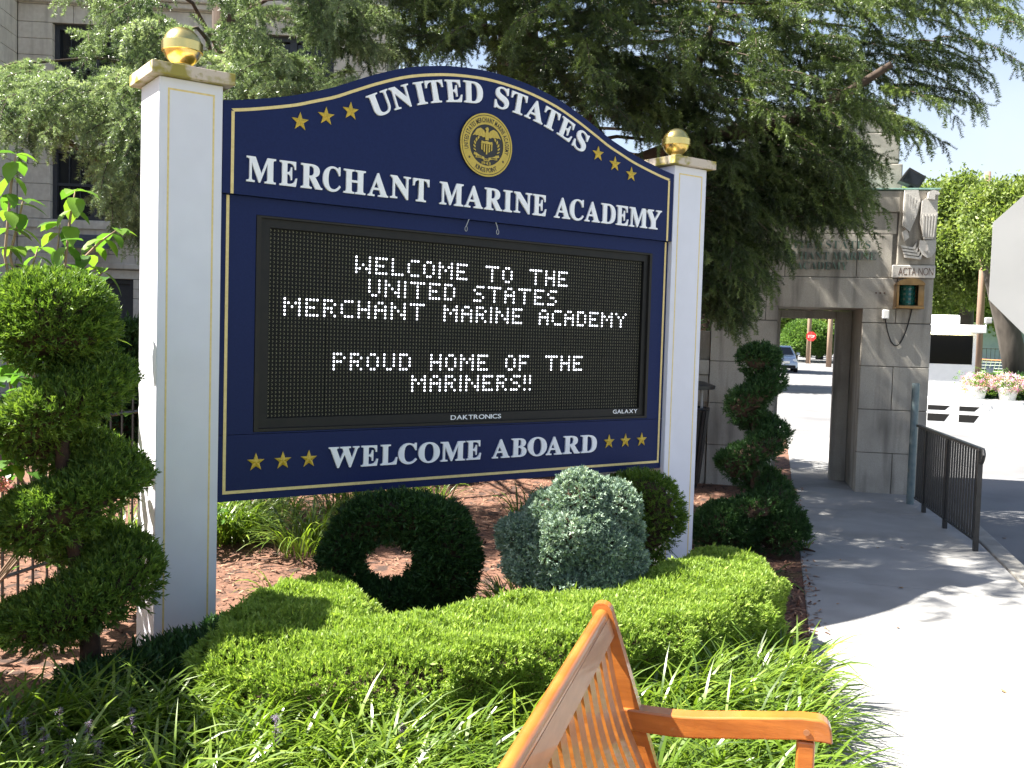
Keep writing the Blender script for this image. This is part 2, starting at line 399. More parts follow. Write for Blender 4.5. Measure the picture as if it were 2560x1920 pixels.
def tmpl_leaf(L=1.0, W=.5, fold=.12, droop=.25, n=4):
    """one pointed leaf along +x, folded on its midrib and drooping"""
    V = []; F = []
    prof = [0.0, .75, 1.0, .7, 0.0]
    for i in range(n+1):
        t = i/n; wv = W*.5*np.interp(t, [0, .25, .45, .8, 1], prof); z = -droop*t*t
        V += [(L*t, -wv, z+fold*wv*2), (L*t, 0, z), (L*t, wv, z+fold*wv*2)]
    for i in range(n):
        k = 3*i; F += [(k, k+3, k+4, k+1), (k+1, k+4, k+5, k+2)]
    return np.array(V), q4(*F)
def tmpl_clump(nl=9, seed=3, L=.42, W=.2):
    r = np.random.default_rng(seed); V = []; F = []
    for i in range(nl):
        b = r.normal(0, .33, 3); d = unit(r.normal(size=3)+np.array([.3, 0, -.2])); a = unit(np.cross(d, r.normal(size=3)))
        k = len(V); l = L*r.uniform(.7, 1.2)
        c = np.cross(d, a)*.06
        V.extend([b, b+d*l*.5+a*W*.5+c, b+d*l, b+d*l*.5-a*W*.5+c]); F.append((k, k+1, k+2, k+3))
    return np.array(V), q4(*F)
SPRIG = [tmpl_sprig(7, .5, .085, s) for s in (1, 2, 3, 4)]
SPRIGFAT = [tmpl_sprig(8, .7, .14, s) for s in (5, 6, 7)]
CEDAR = [tmpl_cedar(s) for s in (1, 2, 3, 4)]
CEDARBIG = [tmpl_cedar(s, 9, 7, .2, .022) for s in (5, 6)]
LEAF = tmpl_leaf()
CLUMP = [tmpl_clump(9, s) for s in (1, 2, 3)]

def blob_points(blobs, n, shell=.35, inset=1.0):
    """points on and just under the surface of a union of ellipsoids; returns points, outward directions"""
    C = np.array([b[0] for b in blobs], float); Rr = np.array([np.broadcast_to(b[1], 3) for b in blobs], float)
    wgt = (Rr[:, 0]*Rr[:, 1]+Rr[:, 1]*Rr[:, 2]+Rr[:, 0]*Rr[:, 2])*np.array([b[2] if len(b) > 2 else 1.0 for b in blobs]); wgt /= wgt.sum()
    P = []; D = []; tot = 0
    while tot < n:
        i = RNG.choice(len(C), size=n, p=wgt); d = unit(RNG.normal(size=(n, 3)))
        r = 1-shell*RNG.random(n)**2
        p = C[i]+Rr[i]*d*r[:, None]*inset; o = unit(d/Rr[i])
        q = (p[:, None, :]-C[None])/Rr[None]; ins = (np.sum(q*q, -1) < (1-shell)**2*.97).any(1)
        p, o = p[~ins], o[~ins]; P.append(p); D.append(o); tot += len(p)
    return np.concatenate(P)[:n], np.concatenate(D)[:n]
def core_mesh(name, blobs, m, parent, k=.8, noise=.06):
    mb = MB()
    for c, r in [b[:2] for b in blobs]:
        r = np.broadcast_to(r, 3)*k; bm = bmesh.new(); bmesh.ops.create_icosphere(bm, subdivisions=2, radius=1)
        vs = [np.array(c)+r*np.array(v.co)*(1+random.uniform(-noise, noise)*2) for v in bm.verts]; bm.verts.index_update()
        mb.add(vs, [[v.index for v in f.verts] for f in bm.faces]); bm.free()
    return obj(name, mb, m, parent, smooth='all')
def sprigs(lf, blobs, n, size, upb=.5, tmpls=None, tint=(.5, .22), shell=.3, jit=.35, zmin=.01, under=0.0):
    P, D = blob_points(blobs, n, shell)
    ok = (D[:, 2] > -.25) | (RNG.random(len(D)) > under); P, D = P[ok], D[ok]
    D = unit(D+np.array([0, 0, upb])+RNG.normal(0, jit, D.shape))
    P = P+D*np.abs(RNG.normal(0, .22, len(P)))[:, None]*size+.012*np.sin(P*23)
    ok = P[:, 2] > zmin; P, D = P[ok], D[ok]
    n = len(P); ti = np.clip(RNG.normal(tint[0], tint[1], n), 0, 1); sc = size*RNG.uniform(.65, 1.3, n); ch = RNG.integers(0, len(tmpls or SPRIG), n)
    for k, t in enumerate(tmpls or SPRIG):
        q = ch == k; lf.scatter(t, P[q]-D[q]*sc[q, None]*.35, D[q], sc[q], ti[q], roll=RNG.uniform(0, 6.28, q.sum()))
def pathblobs(pts, rad, step=.09):
    out = []
    for (a, ra), (b, rb) in zip(zip(pts[:-1], rad[:-1]), zip(pts[1:], rad[1:])):
        a = np.array(a, float); b = np.array(b, float); ra = np.broadcast_to(ra, 3); rb = np.broadcast_to(rb, 3)
        k = max(1, int(np.linalg.norm(b-a)/step))
        for i in range(k):
            t = i/k; out.append((a+(b-a)*t, ra+(rb-ra)*t))
    out.append((np.array(pts[-1], float), np.broadcast_to(rad[-1], 3)))
    return out

# ------------------------------------------------------------------ lettering
_gl = {}
def glyph(ch, extrude=.05, bevel=.0, offset=0.0):
    key = (ch, extrude, bevel, offset)
    if key in _gl: return _gl[key]
    c = bpy.data.curves.new('tmp', 'FONT'); c.body = ch; c.extrude = extrude; c.bevel_depth = bevel; c.bevel_resolution = 1; c.offset = offset
    c.resolution_u = 5; c.size = 1
    o = bpy.data.objects.new('tmp', c); COL.objects.link(o)
    bpy.context.view_layer.update()
    e = o.evaluated_get(bpy.context.evaluated_depsgraph_get()); me = e.to_mesh()
    V = np.array([v.co[:] for v in me.vertices]) if len(me.vertices) else np.zeros((0, 3)); F = [list(p.vertices) for p in me.polygons]
    e.to_mesh_clear(); bpy.data.objects.remove(o); bpy.data.curves.remove(c)
    _gl[key] = (V, F); return V, F
def serif(ch): return chr(0x1D400+ord(ch)-65) if 'A' <= ch <= 'Z' else ch
def put_glyph(mb, ch, x0, x1, z0, z1, fr, depth, mi=0, ext=.05, bevel=0., offset=0., plain=False, rot=0.0):
    """a letter scaled into the box x0..x1, z0..z1 of frame fr (x, z) -> 3D, standing proud by depth"""
    V, F = glyph(ch if plain else serif(ch), ext, bevel, offset)
    if not len(V): return
    lo, hi = V.min(0), V.max(0); q = (V-lo)/(hi-lo+1e-9)
    mb.add([fr(x0+a*(x1-x0), z0+b*(z1-z0), depth*c) for a, b, c in q], F, mi)
def line_glyphs(text, plain=False, offset=0.):
    """natural advance widths of a line: list of (ch, x0, x1, z0, z1) for cap height 1"""
    out = []; x = 0.0
    H = glyph('H' if plain else serif('H'), .05, 0, offset)[0]; cap = H[:, 1].max()
    for ch in text:
        if ch == ' ': x += .38; continue
        V, F = glyph(ch if plain else serif(ch), .05, 0, offset)
        w_ = (V[:, 0].max()-V[:, 0].min())/cap
        out.append((ch, x, x+w_, V[:, 1].min()/cap, V[:, 1].max()/cap)); x += w_+.11
    return out, x-.11
def put_line(mb, text, x0, x1, zb, cap, fr, depth, plain=False, offset=0., mi=0):
    g, wd = line_glyphs(text, plain, offset); k = (x1-x0)/wd
    for ch, a, b, c, d in g: put_glyph(mb, ch, x0+a*k, x0+b*k, zb+c*cap, zb+d*cap, fr, depth, mi, plain=plain, offset=offset)
def put_arc(mb, text, cx, cz, r, a0, a1, cap, fr, depth, plain=True, offset=0., inward=False, mi=0, wk=1.0):
    g, wd = line_glyphs(text, plain, offset)
    for ch, a, b, c, d in g:
        m_ = (a+b)/2/wd; an = a0+(a1-a0)*m_; hw = (b-a)/2/wd*abs(a1-a0)*r*wk
        tx, tz = (math.cos(an), -math.sin(an)) if not inward else (math.cos(an), math.sin(an))
        nx, nz = (math.sin(an), math.cos(an)) if not inward else (-math.sin(an), math.cos(an))
        if not inward: bx, bz = cx+r*math.sin(an), cz+r*math.cos(an)
        else: bx, bz = cx+r*math.sin(an), cz-r*math.cos(an)
        f2 = lambda x, z, y, bx=bx, bz=bz, tx=tx, tz=tz, nx=nx, nz=nz: fr(bx+x*tx+z*nx, bz+x*tz+z*nz, y)
        put_glyph(mb, ch, -hw, hw, c*cap, d*cap, f2, depth, mi, plain=plain, offset=offset)

# ================================================================== SETTING
mb = MB(); L = 900
mb.add([(-L, -L, -.17), (L, -L, -.17), (L, L, -.17), (-L, L, -.17)], [(0, 1, 2, 3)])
struct('ground', mb, MT['earth'])
# raised planting bed on the left of the walk (gently uneven mulch)
def bedz(x, y): return .012*math.sin(3.1*x+1.3*y)+.010*math.sin(5.3*y-2.2*x+1)+.008*math.sin(9*x+7*y)
mb = MB(); TT = np.concatenate([np.linspace(-14, -3, 8), np.linspace(-2.4, 9.2, 60), np.linspace(10, 13, 4)]); SS = np.concatenate([[-.002, -.06], -np.linspace(.15, 7, 55), -np.linspace(8, 40, 12)])
for t in TT:
    for s in SS:
        p = ts(t, s); mb.v.append(np.array([p[0], p[1], -.008 if s > -.03 else bedz(p[0], p[1])-.012])); mb.k += 1
n = len(SS)
for i in range(len(TT)-1):
    for j in range(n-1): mb.f.append([i*n+j, i*n+j+1, (i+1)*n+j+1, (i+1)*n+j]); mb.m.append(0)
struct('mulch_bed', mb, MT['mulch'], smooth='all')
# concrete walk: slabs 1.5 m long with open joints, kept 0 at the top
mb = MB()
fr_ts = lambda t, s, z: ts(t, s, z)
for i in range(-8, 9):
    t0 = i*1.5; mb.bbox((t0+.006, 0, -.16), (t0+1.494, 1.44, 0.0), .006, fr_ts)
struct('pavement', mb, MT['conc'])
mb = MB(); mb.box((-12, 0.01, -.175), (13.5, 1.43, -.07), fr_ts); struct('pavement_base', mb, MT['mortar'])
mb = MB()
for i in range(-5, 9):
    t0 = i*2.4+.4; mb.bbox((t0+.004, 1.465, -.17), (t0+2.396, 1.615, -.006), .014, fr_ts)
struct('kerb', mb, MT['kerb'])
mb = MB(); mb.sheet([ts(t, s)[:2] for t, s in ((-60, 1.60), (-60, 9.5), (160, 9.5), (160, 1.60))], -.135); struct('road', mb, MT['asph'])
mb = MB(); mb.sheet([ts(t, s)[:2] for t, s in ((13.45, -7), (13.45, 1.63), (160, 1.63), (160, -7))], -.131); struct('road_beyond_gate', mb, MT['asph'])
mb = MB(); mb.sheet([ts(t, s)[:2] for t, s in ((24, 9.55), (24, 120), (150, 120), (150, 9.55))], -.12); struct('lawn', mb, MT['lawn'])
mb = MB()
mb.add([ts(52, -2.2, -.13), ts(160, -2.2, -.13), ts(160, -40, -.13), ts(52, -40, -.13), ts(53, -2.6, .06), ts(160, -2.6, .25), ts(160, -40, 1.5), ts(53, -40, .5)],
       [(0, 1, 5, 4), (4, 5, 6, 7), (0, 4, 7, 3)])
struct('verge', mb, MT['lawn'])

# bark chips lying on the bed
lf = Leafs()
chipt = (np.array([[-.5, -.16, 0], [.5, -.10, .03], [.45, .15, .05], [-.5, .14, .0]]), q4((0, 1, 2, 3)))
N = 26000; T_ = RNG.uniform(-1.2, 7.4, N); S_ = np.where(RNG.random(N) < .03, RNG.normal(.0, .045, N), -.03-RNG.random(N)**1.3*6.4)
P = np.stack([PO[0]+PD[0]*T_+PN[0]*S_, PO[1]+PD[1]*T_+PN[1]*S_, np.zeros(N)], 1)
P[:, 2] = [.003 if q > 0 else bedz(a, b)-.004 for (a, b), q in zip(P[:, :2], S_)]
D = RNG.normal(size=(N, 3)); D[:, 2] *= .25
lf.scatter(chipt, P, D, RNG.uniform(.018, .05, N), RNG.random(N))
o = lf.build('mulch_chips', MT['chip']); o['kind'] = 'stuff'; tag(o, 'loose reddish brown bark chips scattered over the bed under the sign', 'mulch')

# ================================================================== THE SIGN
sign = thing('welcome_sign', 'big navy blue academy sign with arched top, electronic display and two white posts', 'sign', (1.25, .11, 0))
YT, YL = -.030, 0.0
def post(x0):
    mb = MB(); mb.bbox((x0, -.035, -.2), (x0+.30, .265, 2.748), .004)
    p = obj('post', mb, MT['white_post'], sign)
    mb = MB(); c = .045; mb.bbox((x0-c, -.035-c, 2.75), (x0+.3+c, .265+c, 2.806), .004)
    cp = obj('cap', mb, MT['captop'], p)
    R = .094; prof = [(.036, 2.806), (.040, 2.812), (.030, 2.820), (.034, 2.835), (.045, 2.845)]
    zc = 2.935
    for a in np.linspace(-62, -15, 12): prof.append((R*.985*math.cos(math.radians(a)), zc+R*math.sin(math.radians(a))))
    prof += [(R+.001, zc-.024), (R+.003, zc-.022), (R+.003, zc+.020), (R+.001, zc+.022)]
    for a in np.linspace(14, 89.5, 16): prof.append((R*.985*math.cos(math.radians(a)), zc+R*math.sin(math.radians(a))))
    mb = MB(); mb.lathe(prof, (x0+.15, .115, 0), 48); obj('ball_finial', mb, MT['goldball'], p, smooth=True)
    # gold pinstripe rectangles on the front and the back face
    mb = MB(); i, wd = .040, .0085; zt = 2.70; zb = .02
    for y0, y1 in ((-.0362, -.034), (.264, .2662)):
        mb.box((x0+i, y0, zb), (x0+i+wd, y1, zt-wd)); mb.box((x0+.3-i-wd, y0, zb), (x0+.3-i, y1, zt-wd)); mb.box((x0+i, y0, zt-wd), (x0+.3-i, y1, zt))
    obj('pinstripe', mb, MT['goldline'], p)
for x0 in (-.566, 2.765): post(x0)
DX = [0, .2, .36, .53, .70, .84, .95, 1.06, 1.15, 1.25, 1.40, 1.512]
DZ = [3.092, 3.080, 3.055, 3.013, 2.950, 2.888, 2.838, 2.799, 2.768, 2.741, 2.706, 2.685]
XC = 1.2525
def topz(x):
    d = abs(x-XC); i = min(max(int(np.searchsorted(DX, d))-1, 0), len(DX)-2)
    # smooth cubic through the measured outline
    def tan(k): return 0.0 if k == 0 else (DZ[min(k+1, len(DX)-1)]-DZ[k-1])/(DX[min(k+1, len(DX)-1)]-DX[k-1])
    h = DX[i+1]-DX[i]; t = (d-DX[i])/h
    return (2*t**3-3*t*t+1)*DZ[i]+(t**3-2*t*t+t)*h*tan(i)+(-2*t**3+3*t*t)*DZ[i+1]+(t**3-t*t)*h*tan(i+1)
XL, XR = -.262, 2.763
xs = np.linspace(XL, XR, 73)
poly = [(XL, 2.245)]+[(XR, 2.245)]+[(x, topz(x)) for x in xs[::-1]]
mb = MB(); mb.prism(poly, YT, .255)
obj('header_panel', mb, MT['navy'], sign)
mb = MB()                                                    # lower cabinet with the opening for the display
ox0, ox1, oz0, oz1 = -.078, 2.622, 1.072, 2.158
mb.box((XL, YL, 1.064), (ox0, .23, 2.243)); mb.box((ox1, YL, 1.064), (XR, .23, 2.243))
mb.box((ox0, YL, oz1), (ox1, .23, 2.243)); mb.box((ox0, .13, 1.064), (ox1, .23, oz1))
mb.box((ox0, YL, 1.064), (ox1, .13, oz0))
obj('cabinet_panel', mb, MT['navy'], sign)
mb = MB(); mb.box((XL, YL, .730), (XR, .23, 1.0615)); obj('footer_panel', mb, MT['navy'], sign)
# gold pinstripe frame: header (arched) and lower part
mb = MB(); gw = .015
def goldpath(inset):
    out = []
    for x in np.linspace(XL+.040+inset, XR-.036-inset, 81):
        dz = (topz(x+.005)-topz(x-.005))/.01; out.append((x, topz(x)-(.040+inset)*math.sqrt(1+dz*dz)))
    return out
a, b = goldpath(0), goldpath(gw)
yf, yb = YT-.0025, YT+.002
for k in range(80):
    q = [a[k], a[k+1], b[k+1], b[k]]; mb.prism(q, yf, yb)
mb.box((a[0][0], yf, 2.245), (a[0][0]+gw, yb, b[0][1]+.002)); mb.box((a[-1][0]-gw, yf, 2.245), (a[-1][0], yb, b[-1][1]+.002))
yf, yb = YL-.0025, YL+.002
mb.box((-.231, yf, .768), (2.746, yb, .768+gw)); mb.box((-.231, yf, .768+gw), (-.231+gw, yb, 2.24)); mb.box((2.746-gw, yf, .768+gw), (2.746, yb, 2.24))
obj('pinstripe_frame', mb, MT['goldline'], sign)
fT = lambda x, z, d: np.array([x, YT-.001-d, z])
fL = lambda x, z, d: np.array([x, YL-.001-d, z])
LD = .010
mb = MB()
MER = [('M', -.146, .004), ('E', .024, .117), ('R', .137, .254), ('C', .257, .357), ('H', .374, .500), ('A', .514, .635), ('N', .648, .772), ('T', .787, .889),
       ('M', .958, 1.112), ('A', 1.120, 1.245), ('R', 1.257, 1.380), ('I', 1.389, 1.451), ('N', 1.465, 1.594), ('E', 1.602, 1.703),
       ('A', 1.766, 1.887), ('C', 1.884, 1.994), ('A', 2.003, 2.124), ('D', 2.136, 2.255), ('E', 2.262, 2.364), ('M', 2.373, 2.530), ('Y', 2.512, 2.656)]
for ch, x0, x1 in MER:
    o = .003 if ch in 'CO' else 0
    put_glyph(mb, ch, x0, x1, 2.311-o, 2.435+o, fT, LD, offset=.012)
obj('academy_lettering', mb, MT['letter'], sign)
mb = MB(); R_ = 1.49
ARC = [('U', .604, .136), ('N', .7225, .124), ('I', .835, .066), ('T', .923, .114), ('E', 1.040, .108), ('D', 1.165, .128), ('S', 1.356, .098), ('T', 1.470, .114), ('A', 1.587, .136), ('T', 1.702, .116), ('E', 1.817, .112), ('S', 1.929, .100)]
for ch, x, wd in ARC:
    th = math.asin((x-1.26)/R_); bx, bz = x, 1.41+R_*math.cos(th)
    f2 = lambda u, v, d, bx=bx, bz=bz, th=th: fT(bx+u*math.cos(th)+v*math.sin(th), bz-u*math.sin(th)+v*math.cos(th), d)
    o = .003 if ch in 'S' else 0
    put_glyph(mb, ch, -wd/2, wd/2, -.002-o, .118+o, f2, LD, offset=.012)
obj('arched_lettering', mb, MT['letter'], sign)
mb = MB()
WEL = [('W', .333, .512), ('E', .524, .626), ('L', .642, .746), ('C', .752, .870), ('O', .879, 1.018), ('M', 1.025, 1.189), ('E', 1.199, 1.301),
       ('A', 1.381, 1.507), ('B', 1.520, 1.631), ('O', 1.642, 1.786), ('A', 1.782, 1.908), ('R', 1.917, 2.048), ('D', 2.058, 2.188)]
for ch, x0, x1 in WEL:
    o = .003 if ch in 'CO' else 0
    put_glyph(mb, ch, x0, x1, .866-o, .978+o, fL, LD, offset=.012)
obj('welcome_lettering', mb, MT['letter'], sign)
def star(cx, cz, fr, r=.048, d=.012):
    mb = MB(); ring = [(r*(1 if k % 2 == 0 else .40)*math.sin(k*PI/5), r*(1 if k % 2 == 0 else .40)*math.cos(k*PI/5)) for k in range(10)]
    vs = [fr(cx+a, cz+b, 0) for a, b in ring]+[fr(cx+a, cz+b, d*.35) for a, b in ring]+[fr(cx, cz, d)]
    mb.add(vs, [(k, (k+1) % 10, (k+1) % 10+10, k+10) for k in range(10)]+[(k+10, (k+1) % 10+10, 20) for k in range(10)])
    return obj('star', mb, MT['goldstar'], sign)
for cx, cz in ((.130, 2.640), (.271, 2.688), (.408, 2.735), (2.099, 2.735), (2.240, 2.689), (2.381, 2.641)): star(cx, cz, fT)
for cx, cz in ((-.062, .920), (.081, .921), (.224, .922), (2.296, .927), (2.438, .928), (2.582, .929)): star(cx, cz, fL)
# two little metal clips hanging under the header
for x, a in ((1.165, .5), (1.345, -.25)):
    mb = MB(); mb.tube([(x, YT+.004, 2.252), (x-.016*a*2, YT-.002, 2.225), (x-.05*a, YT-.004, 2.205)], .003, 6)
    c = np.array([x-.05*a, YT-.004, 2.19]); mb.tube([c+np.array([.008*math.cos(t), 0, .014*math.sin(t)]) for t in np.linspace(0, 2*PI, 13)], .002, 5)
    obj('metal_clip', mb, MT['alu'], sign)
# round seal
sx, sz = 1.257, 2.673
seal = MB()
def disc(mb, r, d0, d1, mi=0, n=48, r0=0.0):
    P0 = [(r*math.cos(2*PI*k/n), r*math.sin(2*PI*k/n)) for k in range(n)]
    if r0 == 0:
        vs = [fT(sx+a, sz+b, d0) for a, b in P0]+[fT(sx+a, sz+b, d1) for a, b in P0]
        mb.add(vs, [list(range(n, 2*n))]+[(k, (k+1) % n, (k+1) % n+n, k+n) for k in range(n)], mi)
    else:
        P1 = [(a*r0/r, b*r0/r) for a, b in P0]
        vs = [fT(sx+a, sz+b, d1) for a, b in P0]+[fT(sx+a, sz+b, d1) for a, b in P1]+[fT(sx+a, sz+b, d0) for a, b in P0]+[fT(sx+a, sz+b, d0) for a, b in P1]
        mb.add(vs, [(k, (k+1) % n, (k+1) % n+n, k+n) for k in range(n)]+[(k+2*n, (k+1) % n+2*n, (k+1) % n, k) for k in range(n)]+[(k+n, (k+1) % n+n, (k+1) % n+3*n, k+3*n) for k in range(n)], mi)
disc(seal, .178, 0, .012, 1); disc(seal, .178, .012, .0145, 0, r0=.169); disc(seal, .165, .012, .0145, 0, r0=.116)
so_ = obj('seal', seal, [MT['seal_gold'], MT['seal_black']], sign)
mb = MB(); dT = lambda x, z, d: fT(x, z, .0145+d)
put_arc(mb, 'UNITED STATES MERCHANT MARINE ACADEMY', sx, sz, .1275, math.radians(-106), math.radians(106), .0265, dT, .0012, offset=.015, wk=.95)
put_arc(mb, 'KINGS POINT', sx, sz, .1535, math.radians(-30), math.radians(30), .025, dT, .0012, offset=.015, inward=True, wk=.95)
for an in (-125, 125):
    a = math.radians(an); c0, c1 = sx+.141*math.sin(a), sz+.141*math.cos(a)
    mb.add([dT(c0+.010*(1 if k % 2 == 0 else .42)*math.sin(k*PI/5), c1+.010*(1 if k % 2 == 0 else .42)*math.cos(k*PI/5), .0012) for k in range(10)], [list(range(10))])
obj('seal_lettering', mb, MT['seal_black'], so_)
mb = MB(); eT = lambda x, z, d=.003: fT(sx+x*.105, sz+z*.105, .012+d)
def pl(pts, d=.003, mi=0):
    n = len(pts); mb.add([eT(x, z, d) for x, z in pts]+[eT(x, z, 0) for x, z in pts], [list(range(n))]+[(k, (k+1) % n, (k+1) % n+n, k+n) for k in range(n)], mi)
for s_ in (-1, 1):
    pl([(s_*x, z) for x, z in ((.09, .42), (.10, .60), (.20, .76), (.42, .88), (.66, .78), (.93, .40), (.78, .47), (.70, .43), (.58, .47), (.48, .42), (.36, .45), (.24, .38))], .003)
    for k in range(4): pl([(s_*(.26+.14*k), .52-.01*k), (s_*(.30+.14*k), .52-.01*k), (s_*(.36+.13*k), .74-.05*k), (s_*(.34+.13*k), .75-.05*k)], .0042)
    for k in range(7):                                                                      # wreath leaves
        a = math.radians(-58+k*17); cx, cz = .74*math.cos(a*.9), -.16+.56*math.sin(a)
        ux, uz = -math.sin(a-.55), math.cos(a-.55)
        pl([(s_*cx, cz), (s_*(cx+ux*.10+.06), cz+uz*.11), (s_*(cx+ux*.22), cz+uz*.24), (s_*(cx+ux*.10-.07), cz+uz*.12)], .0032+.0004*(k % 2))
    pl([(s_*.14, -.66), (s_*.40, -.60), (s_*.80, -.46), (s_*.84, -.58), (s_*.68, -.62), (s_*.72, -.74), (s_*.40, -.73), (s_*.14, -.79)], .0036)
pl([(-.10, .26), (.10, .26), (.13, .56), (.07, .74), (.10, .86), (.03, .96), (-.08, .92), (-.13, .84), (-.06, .78), (-.13, .56)], .005)   # eagle body and head
pl([(-.34, .20), (-.17, .17), (0, .22), (.17, .17), (.34, .20), (.38, .06), (-.38, .06)], .0045)                       # shield chief
for k in range(5):
    x = -.32+k*.16; zb = -.50+abs(k-2)*.10
    pl([(x-.04, .045), (x+.04, .045), (x+.04, zb+(.05 if k > 2 else 0)), (x-.04, zb+(.05 if k < 2 else 0))], .0045)
pl([(-.22, -.72), (.22, -.72), (.18, -.86), (-.18, -.86)], .004)
obj('seal_emblem', mb, MT['seal_gold'], so_)
mb = MB(); put_line(mb, 'ACTA', sx-.068, sx-.032, sz-.0745, .008, fT, .0170, plain=True); put_line(mb, 'NON', sx-.013, sx+.013, sz-.086, .009, fT, .0170, plain=True); put_line(mb, 'VERBA', sx+.030, sx+.068, sz-.0745, .008, fT, .0170, plain=True)
obj('motto_lettering', mb, MT['seal_black'], so_)
mb = MB(); put_line(mb, '1943', sx-.030, sx+.030, sz-.1105, .016, fT, .0146, plain=True, offset=.012); obj('year_lettering', mb, MT['seal_gold'], so_)
# ---- electronic display
YD = .030
mb = MB()
mb.box((ox0+.002, -.004, oz0+.002), (-.052, .125, oz1-.002)); mb.box((2.600, -.004, oz0+.002), (ox1-.002, .125, oz1-.002))
mb.box((-.052, -.004, oz0+.002), (2.600, .125, 1.088)); mb.box((-.052, -.004, 2.146), (2.600, .125, oz1-.002))
disp = obj('display', mb, MT['bezel'], sign)
mb = MB(); mb.box((-.050, .012, 1.089), (2.598, .028, 1.139)); mb.box((-.050, .012, 2.102), (2.598, .028, 2.145))
mb.box((-.050, .012, 1.139), (-.002, .028, 2.102)); mb.box((2.562, .012, 1.139), (2.598, .028, 2.102))
obj('display_trim', mb, MT['black'], disp)
mb = MB(); mb.box((-.06, YD+.006, 1.08), (2.61, .12, 2.15)); obj('display_back', mb, MT['black'], disp)
mb = MB()
for i in range(8):
    for j in range(3):
        mb.box((i*.32+.0015, YD, 1.14+j*.32+.0015), ((i+1)*.32-.0015, YD+.005, 1.14+(j+1)*.32-.0015))
obj('module_face', mb, MT['ledface'], disp)
FONT = {'A': '.##. #..# #### #..# #..#', 'C': '.### #... #... #... .###', 'D': '###. #..# #..# #..# ###.', 'E': '#### #... ###. #... ####', 'F': '#### #... ###. #... #...',
        'H': '#..# #..# #### #..# #..#', 'I': '# # # # #', 'L': '#... #... #... #... ####', 'M': '#...# ##.## #.#.# #...# #...#', 'N': '#...# ##..# #.#.# #..## #...#',
        'O': '.##. #..# #..# #..# .##.', 'P': '###. #..# ###. #... #...', 'R': '###. #..# ###. #.#. #..#', 'S': '.### #... .##. ...# ###.', 'T': '##### ..#.. ..#.. ..#.. ..#..',
        'U': '#..# #..# #..# #..# .##.', 'W': '#...# #...# #.#.# ##.## #...#', 'Y': '#...# .#.#. ..#.. ..#.. ..#..', '!': '# # # . #'}
lit = set()
for r0, c0, txt in ((5, 24, 'WELCOME TO THE'), (11, 28, 'UNITED STATES'), (17, 4, 'MERCHANT MARINE ACADEMY'), (31, 18, 'PROUD HOME OF THE'), (37, 42, 'MARINERS!!')):
    c = c0
    for ch in txt:
        if ch == ' ': c += 5; continue
        rows = FONT[ch].split()
        for i, rw in enumerate(rows):
            for j, q in enumerate(rw):
                if q == '#': lit.add((r0+i, c+j))
        c += len(rows[0])+1
on, off = MB(), MB()
for r in range(48):
    for c in range(128):
        x, z = (c+.5)*.02, 2.10-(r+.5)*.02
        if (r, c) in lit:
            n = 8; on.add([(x+.0050*math.cos(2*PI*k/n), YD-.003, z+.0058*math.sin(2*PI*k/n)) for k in range(n)]+[(x+.0050*math.cos(2*PI*k/n), YD-.0005, z+.0058*math.sin(2*PI*k/n)) for k in range(n)],
                          [list(range(n))]+[(k, (k+1) % n, (k+1) % n+n, k+n) for k in range(n)])
        else:
            y = YD-.0015
            off.add([(x-.0045, y, z+.0055), (x-.0015, y, z+.0055), (x+.0040, y, z+.0008), (x+.0010, y, z+.0008)], [(0, 1, 2, 3)])
            off.add([(x+.0010, y, z), (x+.0040, y, z), (x-.0015, y, z-.0048), (x-.0045, y, z-.0048)], [(0, 1, 2, 3)])
obj('unlit_diodes', off, MT['leddot'], disp)
obj('lit_message', on, MT['ledon'], disp)
mb = MB(); fB = lambda x, z, d: np.array([x, .0115-d, z])
put_line(mb, 'DAKTRONICS', 1.098, 1.450, 1.1015, .0255, fB, .001, plain=True, offset=.012)
put_line(mb, 'GALAXY', 2.334, 2.548, 1.1075, .0245, fB, .001, plain=True, offset=.012)
obj('maker_lettering', mb, MT['letter'], disp)

# ================================================================== GATEHOUSE
gate = thing('gatehouse', 'pale granite gatehouse with a doorway, carved corner and stepped top', 'gatehouse', gp(-1, .5, 0))
gfr = lambda h, d, z: gp(h, d, z)
mb = MB(); core = MB()
HL, HR, DW0, DW1, TH = -2.18, .11, -1.467, -.590, 1.05
def courses(x0, x1, zs, off, d0=0, d1=.03, mbx=None):
    for k, (za, zb) in enumerate(zip(zs[:-1], zs[1:])):
        cuts = [x0]+[c for c in off[k % len(off)] if x0+.1 < c < x1-.1]+[x1]
        for a, b in zip(cuts[:-1], cuts[1:]):
            (mbx or mb).bbox((a+.003, d0, za+.003), (b-.003, d0+.14, zb-.003), .006, gfr)
Z5 = [-.1, .435, .902, 1.368, 1.832]
courses(DW1, HR, Z5, [[-.22], [], [-.255], []][0:4])
courses(HL, DW0, Z5, [[-1.85], [], [-1.8], []])
for (a, b) in ((HL, -1.60), (-1.60, -.255), (-.255, HR)):
    mb.bbox((a+.003, 0, 1.838 if (b < -1.5 or a > -.6) else 1.985), (b-.003, .14, 2.312), .006, gfr)
mb.bbox((-1.597, 0, 1.838), (DW0, .14, 1.983), .003, gfr); mb.bbox((DW1, 0, 1.838), (-.258, .14, 1.983), .003, gfr)
for a, b in ((HL, -1.415), (-1.415, -.675), (-.675, -.315)): mb.bbox((a+.003, .012, 2.318), (b-.003, .15, 2.777), .006, gfr)
for a, b in ((HL, -1.1), (-1.1, -.28)): mb.bbox((a+.003, .012, 2.783), (b-.003, .15, 3.005), .006, gfr)
for a, b in ((HL, -1.55), (-1.55, -.80), (-.80, -.26)): mb.bbox((a+.003, -.018, 3.011), (b-.003, .15, 3.238), .012, gfr)
